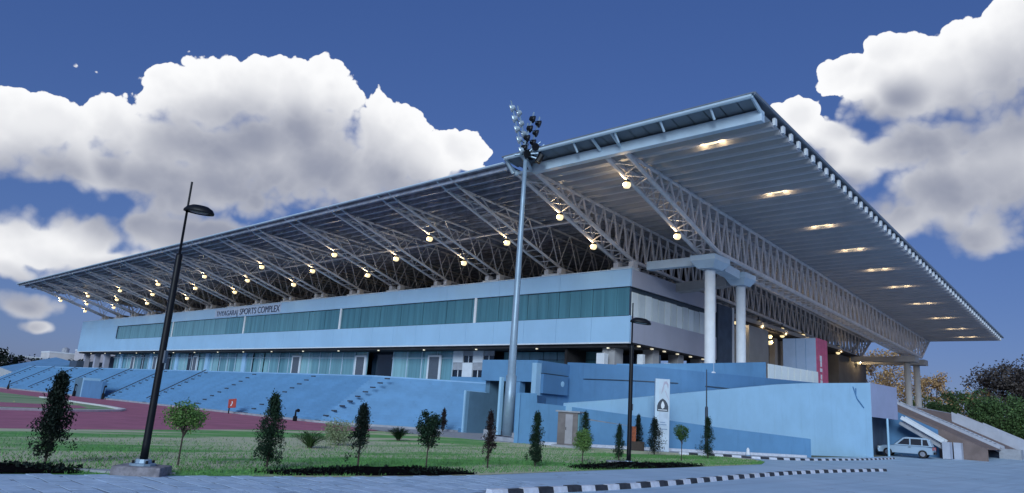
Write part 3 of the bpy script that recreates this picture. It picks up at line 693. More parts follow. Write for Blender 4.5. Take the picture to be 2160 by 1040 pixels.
lettering('SPORTS', 'sign_letters', M_LET, GS, (-59.0, -.085, ZG2 + .24), 1.1, (math.pi / 2, 0, 0), 4.2)
lettering('COMPLEX', 'sign_letters', M_LET, GS, (-54.4, -.085, ZG2 + .24), 1.15, (math.pi / 2, 0, 0), 5.2)

# ------------------------------------------------------------------ concourse deck, ramps, tunnel block, seating
DK = empty('concourse_deck', (0, 0, 0), 'raised blue concourse deck with curved parapet wall beside the gable columns', 'deck')
wb = smooth_line([(-3.6, -2.4), (-1, -2.7), (2.5, -2.0), (4.6, -.4), (5.9, 2), (6.65, 6.9), (7.4, 11.5), (8.0, 15.8), (8.6, 18.8)])
wbz = [5.37 - .29 * min(1, max(0, (p[0] + 3.6) / 9)) + (.44 * max(0, (p[1] - 2) / 16.8)) for p in wb]
MB().wall(wb, wbz, -.05, .2).build('ramp_wall', M_WALLM, DK)
wa = smooth_line([(.5, -2.2), (2.5, -1.85), (4.5, -.3), (5.75, 2), (6.5, 6.9), (6.68, 7.9)])
MB().wall(wa, [5.32 if p[1] < -1.8 else 5.37 + .105 * (p[1] + 1.8) for p in wa], 4.5, .16).build('parapet', M_WALLB, DK)
MB().prism([(-3.5, -2.0), (-1, -2.3), (2.3, -1.6), (4.3, 0), (5.6, 2.3), (6.4, 6.9), (7.1, 11.5), (7.8, 15.8), (8.3, 18.8), (10.3, 19.4), (10.3, 26), (8.6, 33), (8.4, 62), (-3.4, 62), (-3.4, 13.7), (-14.8, 13.7), (-14.8, 3.0), (-3.6, 1.8)], 4.45, 4.9).build('deck_slab', M_CONC, DK)
# grooves and a panel on the curved wall, set proud of it
for i0, i1, z in ((4, 13, 4.2), (16, 20, 4.15)):
    for a, b in zip(wb[i0:i1], wb[i0 + 1:i1 + 1]): MB().beam((a[0] + .03, a[1] - .03, z), (b[0] + .03, b[1] - .03, z), .06, .05).build('shadow_groove', M_MULL, DK)
bx_bal = jline(0, 1, 8)
for s, e in zip(bx_bal, bx_bal[1:]):
    p = lambda t: (6.75 + 1.05 * t, 8.1 + 7.2 * t)
    a, b = p(s + .01), p(e - .01); MB().wall([a, b], [6.30 - .0 * s, 6.30 - .0 * e], 5.1, .08).build('balustrade_panel', M_SIDEGL, DK)
TB = empty('tunnel_block', (-5.9, -6, 0), 'blue tunnel block with dark openings behind the tall floodlight mast', 'building')
def tb(name, m, x0, x1, y0, y1, z0, z1): return piece(name, m, TB, x0 + 5.9, x1 + 5.9, y0 + 6, y1 + 6, z0, z1)
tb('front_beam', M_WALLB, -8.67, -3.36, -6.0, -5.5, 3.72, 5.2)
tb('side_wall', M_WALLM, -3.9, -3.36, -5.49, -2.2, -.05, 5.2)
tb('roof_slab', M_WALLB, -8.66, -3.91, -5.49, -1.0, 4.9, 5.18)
tb('tunnel_wall', mat('tunnel_blue', (.10, .20, .29), .8, 0, .08, 1), -8.67, -8.24, -5.49, 0, -.05, 4.89)
tb('stub_wall', mat('tunnel_blue', (.10, .20, .29)), -8.55, -8.24, -7.5, -5.5, -.05, 2.85)
tb('stub_edge', M_WALLP, -8.68, -8.552, -7.6, -5.5, -.05, 2.9)
tb('middle_pier', M_WALLB, -5.55, -4.9, -5.95, -5.4, -.05, 3.71)
tb('right_pier', M_WALLP, -3.75, -3.34, -6.1, -5.6, 2.0, 5.0)
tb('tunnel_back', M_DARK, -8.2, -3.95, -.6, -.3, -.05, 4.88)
tb('junction_box', M_WALLM, -3.33, -3.1, -5.6, -2.9, 3.0, 4.3)
tb('box_groove', M_MULL, -3.335, -3.08, -5.62, -2.88, 4.31, 4.36)
b = MB(); b.lathe([(.02, -.12), (.18, -.12), (.2, -.02), (.02, 0)], 14); lampb = b.build('round_vent', M_WALLP, TB); lampb.location = (-3.07 + 5.9, -3.5 + 6, 3.75); lampb.rotation_euler = (0, math.pi / 2, 0)

RP = empty('access_ramp', (0, 0, 0), 'pale blue hairpin access ramp with long sloping parapet walls', 'ramp')
low = [(1.57, -13.31), (2.05, -12.27), (2.07, -12.22), (2.78, -10.68), (4.78, -6.37), (7.7, -.05), (10.48, 5.94)]
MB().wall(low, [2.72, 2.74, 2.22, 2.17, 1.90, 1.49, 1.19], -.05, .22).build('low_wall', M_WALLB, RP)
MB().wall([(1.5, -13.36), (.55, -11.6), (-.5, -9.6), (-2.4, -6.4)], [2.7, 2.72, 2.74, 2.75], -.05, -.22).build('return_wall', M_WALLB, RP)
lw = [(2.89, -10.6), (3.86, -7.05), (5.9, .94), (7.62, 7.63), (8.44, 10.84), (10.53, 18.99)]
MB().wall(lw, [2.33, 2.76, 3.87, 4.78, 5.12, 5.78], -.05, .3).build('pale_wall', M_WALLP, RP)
MB().prism([(2.2, -11.6), (10.3, 5.9), (8.6, 10.8), (3.2, -9.9)], [1.3, .06, .06, 1.5], [1.4, .12, .12, 1.6]).build('ramp_floor', M_CONC, RP)
MB().wall([(10.54, 19.0), (10.6, 22), (10.62, 26)], [5.78, 5.82, 5.86], 3.12, .3).build('end_parapet', mat('lilac_wall', (.36, .40, .56), .75, 0, .06, .5, .15, 40, stain=.15), RP)
piece('end_return', M_WALLM, RP, 8.4, 10.3, 25.7, 26.0, 3.12, 5.84)
piece('under_deck_wall', M_DARKB, RP, 9.0, 9.3, 19.2, 30, -.05, 4.4)
rod('thin_post', M_WALLP, RP, (10.75, 22.3, .1), (10.75, 22.3, 3.12), .09)
MB().wall([(2.6, -12.62), (4.96, -7.6), (7.9, -1.2), (10.66, 4.7)], [.16, .16, .16, .16], -.02, .18).build('base_strip', M_KERBW, RP)
# weather stain-like pipe on the pale wall end
for p, q in (((9.86, 16.6, 5.3), (10.0, 17.05, 4.4)), ((10.0, 17.05, 4.4), (10.22, 17.9, 3.75)), ((9.98, 16.9, 5.2), (9.95, 16.95, 4.7))): rod('conduit', M_WALLM, RP, (p[0] + .09, p[1] - .03, p[2]), (q[0] + .09, q[1] - .03, q[2]), .04)
# blue-and-red display box on the deck
BX = empty('display_box', (4.5, 21.3, 4.9), 'pale blue display box with pink-red banner side on the concourse', 'box')
piece('box_body', mat('box_blue', (.33, .44, .62), .6, 0, .05, 1), BX, -1.45, 1.44, -1.2, 1.3, .3, 4.7)
piece('plinth', M_CONC, BX, -1.3, 1.3, -1.05, 1.15, 0, .298)
piece('banner_panel', M_BANNER, BX, 1.445, 1.52, -1.22, 1.32, .2, 4.72)
piece('banner_edge', mat('dark_red', (.10, .025, .03), .6), BX, 1.3, 1.5, 1.325, 1.5, .2, 4.7)
for k in (-.3, .55): piece('seam', M_WALLM, BX, k - .012, k + .012, -1.212, -1.202, .3, 4.7)
for i, (z, w, h) in enumerate(((2.75, .45, .5), (2.3, .38, .5), (1.85, .5, .3), (1.2, .34, .42), (.85, .5, .28), (.32, .6, .35))): piece('banner_glyph', M_WHITE, BX, 1.521, 1.54, -.35 - w / 2 + .05 * (i % 2), -.35 + w / 2, z, z + h)

ST = empty('seating_terrace', (-60, -11, 0), 'long light blue stepped seating terrace facing the running track', 'terrace')
XA, XB = -116.0, -8.7; NT_ = 19
aisles = [-16.4 - 10.35 * k for k in range(10)]
DG = Vector((.772, .634)); DN = Vector((-.634, .772))          # the right-hand end of the bank turns away from the track
def tier_line(o):
    """front edge of a tier, o metres in from the foot of the bank"""
    p = Vector((-16.4, -14.2)) + DN * o; y = -14.2 + o; t = (y - p.y) / DG.y; h = p + DG * t
    t2 = (XB - p.x) / DG.x; e = p + DG * t2
    return [(XA + .22 * o, y), (h.x, h.y), (e.x, e.y)]
def loc_(pts): return [(p[0] + 60, p[1] + 11) for p in pts]
for k in range(NT_):
    z1 = .26 + k * .187; ln = tier_line(.32 * k)
    b = MB(); b.prism(loc_(ln + [(XB, 1.9), (XA + .22 * .32 * k, 1.9)]), (z1 - .19 if k else -.05), z1); b.build('tier', M_TIER, ST)
ln = tier_line(.32 * NT_ - .05)
MB().prism(loc_(ln + [(XB, 1.9), (ln[0][0], 1.9)]), .26 + (NT_ - 1) * .187 - .004, 3.74).build('walkway', mat('walkway_blue', (.24, .44, .66), .7, 0, .08, .7), ST)
ln = tier_line(-.42); l2 = tier_line(-.01)
MB().prism(loc_(ln + l2[::-1]), -.03, .14).build('front_strip', M_CONC, ST)
asm = MB().box(-.24, .24, -.16, 0, 0, .10).mesh('aisle_step'); asm.materials.append(mat('aisle_step', (.045, .065, .095), .8, 0, .3, 2))  # stair edge shadows put into the dark colour of the steps
for a in aisles:
    for k in range(0, NT_, 2):
        o = link('aisle_step', asm, ST); o.location = (a + 60, -14.2 + k * .32 - .002 + 11, .26 + k * .187 - .187 + .002)
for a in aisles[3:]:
    rod('aisle_shadow_rod', mat('aisle_step', (.045, .065, .095)), ST, (a + 60 - .3, -14.0 + 11, .55), (a + 60 - .3, -8.4 + 11, .55 + 17.5 * .187), .05)  # thin dark rod added as the shadow line beside each aisle
# side tunnel entry half-way along the seating
b = MB(); b.box(-67.6 + 60, -64.9 + 60, -14.75 + 11, -13 + 11, -.03, 2.15); b.build('entry_block', mat('tunnel_blue', (.10, .20, .29)), ST)
piece('entry_edge', M_WALLP, ST, -64.88 + 60, -64.7 + 60, -14.78 + 11, -13 + 11, -.03, 2.2); piece('entry_side', M_WALLM, ST, -64.68 + 60, -58.5 + 60, -14.72 + 11, -14.3 + 11, -.03, 1.9)
# flank walls and a second bank at the far left end
LF = empty('far_seating_bank', (-124, -4, 0), 'white wedge-ended far seating bank at the left edge of the track', 'terrace')
b = MB(); b.add([(-122, -15.5, 0), (-122, -8, 0), (-122, -8, 2.4), (-122, -13, 4.0), (-125, -15.5, 0), (-125, -8, 0), (-125, -8, 2.4), (-125, -13, 4.0)], [(0, 1, 2, 3), (7, 6, 5, 4), (0, 3, 7, 4), (3, 2, 6, 7), (2, 1, 5, 6)])
b.v = [(p[0] + 124, p[1] + 4, p[2]) for p in b.v]; b.build('wedge_wall', M_WHITE, LF)
b = MB(); b.add([(-123, -10, 2.2), (-123, 2, 5.0), (-138, 2, 6.2), (-138, -12, 2.0), (-123, -10, 0), (-123, 2, 0), (-138, 2, 0), (-138, -12, 0)], [(0, 1, 2, 3), (0, 4, 5, 1), (1, 5, 6, 2), (3, 7, 4, 0), (2, 6, 7, 3)])
b.v = [(p[0] + 124, p[1] + 4, p[2]) for p in b.v]; b.build('seat_slope', M_TIER, LF)
piece('rear_wall', M_DARKB, LF, 2, 6, 4, 8, 0, 5.4)
LG = empty('track_shelter', (-131, -13, 0), 'low blue glazed shelter at the left picture edge beyond the track', 'shelter')
piece('shelter_wall', M_WALLB, LG, -6, 5, -.1, .1, 2.6, 3.4); piece('shelter_base', M_CONC, LG, -6, 5, -.1, .1, 0, .6)
for k in range(5): piece('shelter_pane', M_TEALD, LG, -5.8 + 2.2 * k, -3.8 + 2.2 * k, -.05, .03, .62, 2.58)

# ------------------------------------------------------------------ lamps hung from the trusses and the soffit
b = MB(); b.lathe([(.02, -.26), (.16, -.22), (.24, -.1), (.25, .02), (.2, .12), (.06, .16)], 14); GLOBE = b.mesh('lamp_globe', True); GLOBE.materials.append(M_LAMP)
b = MB(); b.lathe([(.07, .14), (.21, .15), (.19, .24), (.05, .27), (.05, .55)], 12); HOUS = b.mesh('lamp_housing'); HOUS.materials.append(M_BLACK)
def bulb(parent, loc, watts):
    ld = bpy.data.lights.new('bulb', 'POINT'); ld.energy = watts; ld.color = (1.0, .72, .38); ld.shadow_soft_size = .12; o = link('bulb', ld, parent); o.location = loc; return o
def ordn(i): return ('first', 'second', 'third', 'fourth', 'fifth', 'sixth', 'seventh', 'eighth', 'ninth', 'tenth', 'eleventh', 'twelfth', 'thirteenth', 'fourteenth', 'fifteenth', 'sixteenth', 'seventeenth', 'eighteenth')[i]
for i in range(18):
    lst = [(-7.6, 'outer'), (-1.3, 'inner')] if i == 0 else ([(-5.5, 'outer'), (-1.35, 'inner')] if i % 2 else [(-3.4, 'single')])
    for y, w in lst:
        e = empty('truss_lamp', (TX - BAY * i - .72, y, zlow(y) - .36), '%s glowing lamp on the %s roof truss from the right' % (w, ordn(i)), 'lamp', 'lamps hung from the roof trusses')
        link('globe', GLOBE, e); link('housing', HOUS, e); bulb(e, (-.12, -.34, -.02), 60 if i < 6 else 45)
b = MB(); b.lathe([(.02, -.045), (.14, -.04), (.17, -.01), (.17, .02)], 16); SD = b.mesh('lamp_lens', True); SD.materials.append(M_LAMPW)
b = MB(); b.lathe([(.18, -.02), (.22, -.025), (.22, .03), (.18, .03)], 16); SH = b.mesh('lamp_rim'); SH.materials.append(M_WHITE)
for k, y in enumerate((-8.6, .4, 8.2, 15.0, 21.9, 28.0, 36.0, 44.0, 50.5, 56.0)):
    y = -9.0 + 1.12 * (round((y + 9.0) / 1.12 - .5) + .5)          # each sits in the trough between two ribs
    e = empty('soffit_lamp', (10.7, y, soff(y) + .06), '%s lamp from the front in the row under the right roof soffit' % ordn(k), 'lamp', 'downlights under the soffit')
    ln_ = link('lens', SD, e); ln_.scale = (2.4, 1.0, 1.0); rm_ = link('rim', SH, e); rm_.scale = (2.3, 1.0, 1.0)
    for dx in (-.55, .55): bulb(e, (dx, 0, -.07), 17)
for k, (y, z) in enumerate(((18.98, 11.1), (23.9, 11.1), (26.6, 10.05), (29.7, 11.15), (35.4, 11.2), (40.6, 11.0), (46.4, 11.1), (54, 10.6))):
    e = empty('wall_lamp', (-.85, y, z), '%s globe lamp plus reflection globe from the left in the dark hall under the trusses' % ordn(k), 'lamp', 'globe lamps in the hall under the trusses')
    link('globe', GLOBE, e); g = link('globe', GLOBE, e); g.location.z = .62; g.scale = (.85, .85, .85); h = link('housing', HOUS, e); h.location.z = .6; bulb(e, (.4, 0, .1), 120)  # upper, smaller globe is the lamp's reflection built as a second glowing globe

# ------------------------------------------------------------------ floodlight mast
MS = empty('floodlight_mast', (-.11, -12.12, 0), 'tall pale steel floodlight mast with clustered lamps in front of tunnel block', 'mast')
b = MB(); b.lathe([(.33, .3), (.31, 3.7), (.24, 3.75), (.19, 9), (.155, 14), (.12, 18.2)], 14); p = b.build('pole', M_GALV, MS)
for f in p.data.polygons: f.use_smooth = len(f.vertices) == 4
b = MB(); b.box(-1.3, 1.5, -.75, .75, -.05, .22); b.box(-1.5, -.8, -.5, .5, .22, .55).box(.75, 1.7, -.5, .5, .22, .5); b.build('foundation', M_CONC, MS, bevel=.03)
b = MB(); b.box(-.62, -.46, -.35, -.1, .3, 3.6); b.build('cable_duct', M_WALLP, MS)
rv = Vector((.7387, .6709, 0)); fv = Vector((-.672, .74, 0))
def head(base, dirv, n, m, nm, face, up0, up1, w):
    a = Vector(base); fr = MB(); side = rv * .5 + fv * .86
    pts = []
    for s in (-w / 2, w / 2): fr.bar(a + side * s + Vector((0, 0, up0)), a + dirv + side * s + Vector((0, 0, up1)), .05, 5)
    for k in range(n):
        t = (k + .3) / n; c = a + dirv * t + Vector((0, 0, up0 + (up1 - up0) * t)); fr.bar(c - side * (w / 2 + .1), c + side * (w / 2 + .1), .04, 5)
        for s in (-w / 2, w / 2): pts.append(c + side * s)
    fr.build('head_frame', M_GALV, MS)
    for q in pts:
        lm = MB(); d = Vector(face).normalized(); lm.bar(q - d * .16, q + d * .10, .13, 12, r2=.24); lm.bar(q + d * .10, q + d * .15, .25, 12); lm.build('floodlight', m, MS)
head((0, 0, 17.2), rv * -.95, 5, mat('pale_floodlight', (.45, .55, .62), .35, .3, .2, 3), 'left', (-.6, -.5, -.35), .2, 3.7, .85)
head((0, 0, 17.2), rv * .55 + fv * .2, 4, M_BLACK, 'right', (.75, .5, -.35), .4, 3.1, .8)
head((0, 0, 17.2), rv * 1.0, 2, M_BLACK, 'low', (.8, -.3, -.3), .1, 1.1, .5)
b = MB(); b.bar((0, 0, 18), (0, 0, 19.6), .05, 5); b.bar((-.5, -.5, 17.4), (.6, .5, 17.6), .07, 6); b.bar((-.1, 0, 17.5), tuple(rv * .9 + Vector((0, 0, 17.2))), .06, 6); b.build('crossarm', M_GALV, MS)
b = MB(); b.bar(tuple(rv * .75 + Vector((0, 0, 17.0))), tuple(rv * 1.0 + Vector((0, 0, 17.5))), .2, 8); b.build('control_box', M_BLACK, MS)

# ------------------------------------------------------------------ street lamps and poles
def street_lamp(loc, label, H, hz, rz, plinth, lean=0.0, head_s=1.0, low_r=.105):
    e = empty('street_lamp', loc, label, 'street lamp', 'black street lamps by the road', rz)
    e.rotation_euler = (0, lean, rz)
    b = MB(); b.lathe([(low_r * 1.05, .12), (low_r * 1.0, .4), (low_r * .92, H * .72), (low_r * .82, H * .72 + .05), (low_r * .36, H * .73), (low_r * .34, hz + .05)], 14); p = b.build('pole', M_BLACK, e)
    for f in p.data.polygons: f.use_smooth = len(f.vertices) == 4
    b = MB(); b.bar((0, 0, hz), (0, 0, H), low_r * .3, 8); b.build('spike', M_BLACK, e)
    b = MB(); b.lathe([(.02, .17), (.22, .15), (.36, .08), (.42, 0), (.42, -.05), (.36, -.05), (.33, 0.0)], 24); h = b.build('lamp_head', M_BLACK, e, smooth=True); h.location = (.33 * head_s, 0, hz); h.scale = (head_s, .62 * head_s, head_s); h.rotation_euler = (0, .10, 0)
    b = MB(); b.lathe([(.01, -.05), (.2, -.045), (.33, -.01), (.33, .02)], 20); g = b.build('lens', M_LENS, h, smooth=True)
    b = MB(); b.lathe([(.24, 0), (.24, .04), (.16, .05), (.14, .12)], 12); b.build('base_plate', M_GALV, e)
    for k in range(4):
        t = math.pi / 4 + k * math.pi / 2; b = MB(); b.bar((.19 * math.cos(t), .19 * math.sin(t), .03), (.19 * math.cos(t), .19 * math.sin(t), .10), .025, 6); b.build('bolt', M_BLACK, e)
    b = MB(); b.box(low_r - .01, low_r + .02, -.06, .06, 2.0, 2.25); b.build('hatch', M_LENS, e)
    return e
YAW = math.atan2(.6709, .7387)
street_lamp((13.45, -37.5, .18), 'black street lamp on a rough concrete plinth in left foreground', 5.86, 5.22, YAW, True, lean=.0, head_s=.78, low_r=.072)
b = MB(); b.box(-.46, .46, -.36, .36, -.03, .18); pl = b.build('lamp_plinth', M_PLINTH, None, bevel=.04, loc=(13.45, -37.5, 0)); pl.rotation_euler.z = YAW + .12; tag(pl, 'rough grey concrete plinth under the left street lamp', 'plinth')
street_lamp((12.93, -19.45, .02), 'slender black street lamp in front of the grandstand corner', 6.2, 5.45, YAW, False, head_s=1.0, low_r=.085)
b = MB(); b.box(-.9, .9, -.35, .35, -.02, .10); pl = b.build('lamp_footing', M_CONC, None, loc=(13.0, -19.4, 0)); pl.rotation_euler.z = YAW; tag(pl, 'low concrete footing at the foot of the slender street lamp', 'plinth')
FP = empty('flagpole', (8.79, -5.25, 0), 'thin dark tapering pole in front of the pale ramp wall', 'pole')
b = MB(); b.lathe([(.10, 0), (.085, 2.6), (.04, 2.7), (.025, 4.75)], 10); b.build('pole', mat('dark_blue_pole', (.03, .045, .07), .5), FP)
b = MB(); b.lathe([(.2, 0), (.2, .05), (.1, .08)], 10); b.build('base_plate', M_GALV, FP)

# ------------------------------------------------------------------ kiosk, totem, small things
KI = empty('metal_kiosk', (4.35, -12.1, 0), 'grey sheet metal kiosk cabinet standing against the low ramp wall', 'kiosk', rz=YAW - .35)
piece('cabinet', M_KIOSK, KI, -.55, .55, -.45, .45, .12, 1.82); piece('kiosk_roof', M_CONC, KI, -.66, .68, -.55, .55, 1.823, 1.90); piece('kiosk_base', M_CONC, KI, -.8, .95, -.6, .55, -.02, .118)
piece('door_panel', mat('kiosk_door', (.42, .41, .44), .3, .5, .1, 1.5), KI, -.12, .28, -.475, -.452, .2, 1.72); piece('door_panel', M_KIOSK, KI, -.52, -.14, -.472, -.452, .2, 1.72); piece('handle', M_BLACK, KI, -.09, -.06, -.50, -.476, .9, 1.05); piece('glass_side', M_TEALP, KI, .552, .62, -.4, .4, .2, 1.75)
PY = empty('totem_sign', (6.35, -6.05, 0), 'tall white totem sign with dark arched emblem in front of the ramp', 'sign', rz=YAW - .06)
b = MB(); b.prism([(-.40, -.16), (.44, -.16), (.44, .16), (-.40, .16)], 0, 4.1); b.build('totem_body', mat('totem_paint', (.50, .60, .70), .5, 0, .06, 2, stain=.25), PY, bevel=.01)
b = MB(); b.box(.0 - .40, -.18, -.175, -.163, .05, 4.08); b.build('edge_strip', M_BEAM, PY)
arch = [(-.28, 0), (.36, 0), (.36, .30), (.30, .48), (.19, .63), (.04, .74), (-.11, .63), (-.22, .48), (-.28, .30)]
b = MB(); b.add([(x, -.168, 2.24 + z) for x, z in arch] + [(x, -.180, 2.24 + z) for x, z in arch], [tuple(range(8, -1, -1)), tuple(range(9, 18))] + [(i, (i + 1) % 9, 9 + (i + 1) % 9, 9 + i) for i in range(9)]); b.build('arch_emblem', mat('emblem_dark', (.035, .05, .075), .5), PY)
fl = [(0, .14), (.10, .22), (.12, .36), (.06, .52), (0, .60), (-.05, .5), (-.09, .36), (-.08, .22)]
b = MB(); b.add([(.03 + x, -.182, 2.24 + z) for x, z in fl], [tuple(range(8))]); b.add([(-.22, -.182, 2.30), (.30, -.182, 2.30), (.30, -.182, 2.345), (-.22, -.182, 2.345)], [(0, 1, 2, 3)]); b.build('emblem_mark', M_WHITE, PY)
sw = [(-.06, 3.2), (.02, 3.6), (.10, 3.95), (.26, 3.98), (.36, 3.8), (.34, 3.5), (.28, 3.75), (.2, 3.85), (.12, 3.75), (.06, 3.45)]
b = MB(); b.add([(x, -.172, z) for x, z in sw], [tuple(range(len(sw)))]); b.add([(.16, -.172, 3.42), (.2, -.172, 3.42), (.40, -.172, 2.9), (.37, -.172, 2.9)], [(0, 1, 2, 3)]); b.build('painted_swirl', mat('swirl_lilac', (.42, .40, .50), .6), PY)
M_TT = mat('totem_text', (.20, .30, .46), .6)
piece('text_panel', mat('totem_panel', (.48, .58, .70), .5), PY, -.14, .36, -.170, -.162, 1.35, 2.16)
for i, (w, z) in enumerate(((.30, 1.60), (.38, 1.47), (.42, 1.22))): piece('text_line', M_TT, PY, -.10, -.10 + w, -.178, -.171, z, z + .05)
RB = empty('rusty_cabinet', (6.2, -8.3, 0), 'small orange-brown rusty cabinet beside the white totem sign', 'cabinet', rz=YAW)
piece('cabinet_body', M_ORANGE, RB, -.34, -.12, -.2, .2, .5, 1.3); piece('cabinet_base', M_BARK, RB, -.36, .35, -.22, .22, -.02, .498)
SG = empty('red_sign', (-27.3, -15.3, 0), 'small tilted red sign on a short post beside the track', 'sign')
rod('post', M_BLACK, SG, (-.3, 0, 0), (-.3, 0, .75), .05); b = MB(); b.box(-.45, .75, -.04, .04, .45, 1.15); s = b.build('sign_plate', M_RED, SG, bevel=.02); s.rotation_euler.y = -.08
b = MB(); b.add([(-.1, -.06, .6), (.1, -.06, .6), (.3, -.06, .85), (.2, -.06, 1.0), (.05, -.06, .95), (.15, -.06, .85)], [(0, 1, 2, 3, 4, 5)]); b.build('sign_mark', M_WHITE, SG)
def post(loc, h, label, arm):
    e = empty('track_post', loc, label, 'post', 'dark posts along the seating base'); b = MB(); b.lathe([(.16, 0), (.15, h * .45), (.07, h * .5), (.05, h)], 8); b.build('post_body', M_BLACK, e)
    b = MB(); b.bar((0, 0, h), (arm, 0, h + .06), .06, 6); b.bar((arm * .6, 0, h + .02), (arm, 0, h + .02), .12, 6); b.build('post_arm', M_BLACK, e)
post((-66.5, -14.95, 0), 1.3, 'left dark post below the seating, nearest the shaggy conifer', .2)
post((-57, -14.95, 0), 1.35, 'middle dark post below the seating beside the entry block', .4)
post((-17.2, -15.6, 0), .72, 'small dark bent post below the seating near the middle trees', .35)
post((-95, -14.95, 0), 1.1, 'far left dark post below the white wedge wall', .4)
BO = empty('white_bollard', (10.3, -3.2, 0), 'short white rounded bollard near the striped kerb', 'bollard'); b = MB(); b.lathe([(.13, 0), (.14, .25), (.09, .35), (.10, .42), (.05, .52), (.01, .54)], 12); b.build('bollard_body', M_WHITE, BO, smooth=True)
b = MB(); b.lathe([(.145, .1), (.147, .12), (.145, .14)], 12); b.build('bollard_ring', M_WALLM, BO)

# ------------------------------------------------------------------ stair bank behind the ramp
SB = empty('stair_bank', (12, 40, 0), 'brown sloping bank with pale stair parapets running down to the road', 'bank')
def zs(x): return 4.85 - .44 * (x - 8.4)
def sb(b): b.v = [(p[0] - 12, p[1] - 40, p[2]) for p in b.v]; return b
b = MB(); n = 14
for i in range(n + 1):
    x = 8.4 + i * (8.4 / n); b.v += [(x, 27.5, max(zs(x), .3)), (x, 66, max(zs(x), .9))]
b.f = [(2 * i, 2 * i + 2, 2 * i + 3, 2 * i + 1) for i in range(n)]; m0 = len(b.v)
b.v += [(8.4, 27.5, 0), (16.8, 27.5, 0)]; b.f += [tuple([2 * i for i in range(n + 1)] + [m0 + 1, m0])]; b.mi = [0] * len(b.f)
sb(b).build('slope', M_SLOPE, SB)
q = MB(); q.add([(8.5, 27.4, 0), (13.3, 27.4, 0), (13.3, 27.4, 2.5), (8.5, 27.4, 4.6), (8.5, 27.48, 0), (13.3, 27.48, 0), (13.3, 27.48, 2.5), (8.5, 27.48, 4.6)], [(0, 1, 2, 3), (7, 6, 5, 4), (0, 4, 5, 1), (1, 5, 6, 2), (2, 6, 7, 3), (3, 7, 4, 0)]); sb(q).build('flank_wall', M_WALLM, SB)
for yy in (25.9, 27.0):
    q = MB(); q.beam((10.9, yy, 3.35), (14.0, yy, 1.55), .24, .3); sb(q).build('stair_rail', M_WHITE, SB)
q = MB(); q.beam((10.7, 26.45, 2.9), (13.9, 26.45, 1.05), .9, .25); sb(q).build('stair_ramp', M_CONC, SB)
def flight(y, x0, x1, w, z_up, nm='stair'):
    k = int((x1 - x0) / .34); b = MB()
    for i in range(k):
        xa = x0 + i * .34; b.box(xa, xa + .33, y, y + w, zs(xa) - .5, zs(xa) + .12)
    sb(b).build('steps', M_CONC, SB)
    for yy in (y - .22, y + w + .02):
        q = MB(); q.add([(x0 - .3, yy, zs(x0) - .3), (x1, yy, zs(x1) - .3), (x1 + .25, yy, zs(x1) - .4), (x1 + .25, yy, zs(x1) + z_up - .1), (x1, yy, zs(x1) + z_up), (x0 - .3, yy, zs(x0) + z_up + .1), (x0 - .3, yy + .2, zs(x0) - .3), (x1, yy + .2, zs(x1) - .3), (x1 + .25, yy + .2, zs(x1) - .4), (x1 + .25, yy + .2, zs(x1) + z_up - .1), (x1, yy + .2, zs(x1) + z_up), (x0 - .3, yy + .2, zs(x0) + z_up + .1)], [(5, 4, 3, 2, 1, 0), (6, 7, 8, 9, 10, 11)] + [(i, (i + 1) % 6, 6 + (i + 1) % 6, 6 + i) for i in range(6)])
        sb(q).build('stair_parapet', mat('parapet_grey', (.42, .46, .55), .7, 0, .08, 1, stain=.2), SB)
flight(34, 8.6, 16.4, 2.0, .28); flight(43.5, 11.5, 17.0, 2.4, 1.0); flight(51, 12.5, 17.4, 2.4, .75)
for y0, x0 in ((25.7, 13.9), (26.8, 14.5), (27.9, 15.2)): q = MB(); q.box(x0, x0 + .55, y0, y0 + .9, .2, 1.55); sb(q).build('newel_block', mat('parapet_grey', (.42, .46, .55)), SB)
q = MB(); q.box(16.6, 18.2, 33.6, 35.0, .4, 1.3); sb(q).build('end_block', M_CONC, SB)

# ------------------------------------------------------------------ parked car
CA = empty('parked_car', (11.6, 24.2, gz(0, 24.4) + .02), 'pale silver estate car parked under the end of the deck', 'car', rz=YAW - .62 + math.pi)
def carbody():
    # profile in (x,z), front at +x
    lowp = [(-2.0, .32), (-2.05, .62), (-2.0, .88), (-1.5, .93), (.75, .93), (1.55, .86), (1.95, .74), (2.05, .55), (2.0, .30)]
    b = MB(); sec = [(-.84, .06), (-.80, 0), (.80, 0), (.84, .06)]
    n = len(lowp)
    ys = ((-.80, 1.0), (-.85, .97), (.85, .97), (.80, 1.0))
    for y, s in ((-.74, .97), (-.85, 1.0), (.85, 1.0), (.74, .97)):
        b.v += [(x * s, y, .6 + (z - .6) * s) for x, z in lowp]
    for k in range(3): b.f += [(k * n + i, k * n + (i + 1) % n, (k + 1) * n + (i + 1) % n, (k + 1) * n + i) for i in range(n)]
    b.f += [tuple(range(n - 1, -1, -1)), tuple(3 * n + i for i in range(n))]; b.mi = [0] * len(b.f); return b
body = carbody().build('body', M_CARP, CA, bevel=.02)
cabp = [(-1.95, .92), (-1.72, 1.52), (-1.5, 1.60), (-.1, 1.60), (.15, 1.53), (.85, .92)]
b = MB(); n = len(cabp)
for y, ins in ((-.80, 0), (.80, 0)): b.v += [(x, y * (1 - .16 * max(0, z - .92) / .68), z) for x, z in cabp]
b.f = [tuple(range(n - 1, -1, -1)), tuple(range(n, 2 * n))] + [(i, (i + 1) % n, n + (i + 1) % n, n + i) for i in range(n)]; b.mi = [0] * len(b.f); b.build('cabin', M_CARP, CA, bevel=.03)
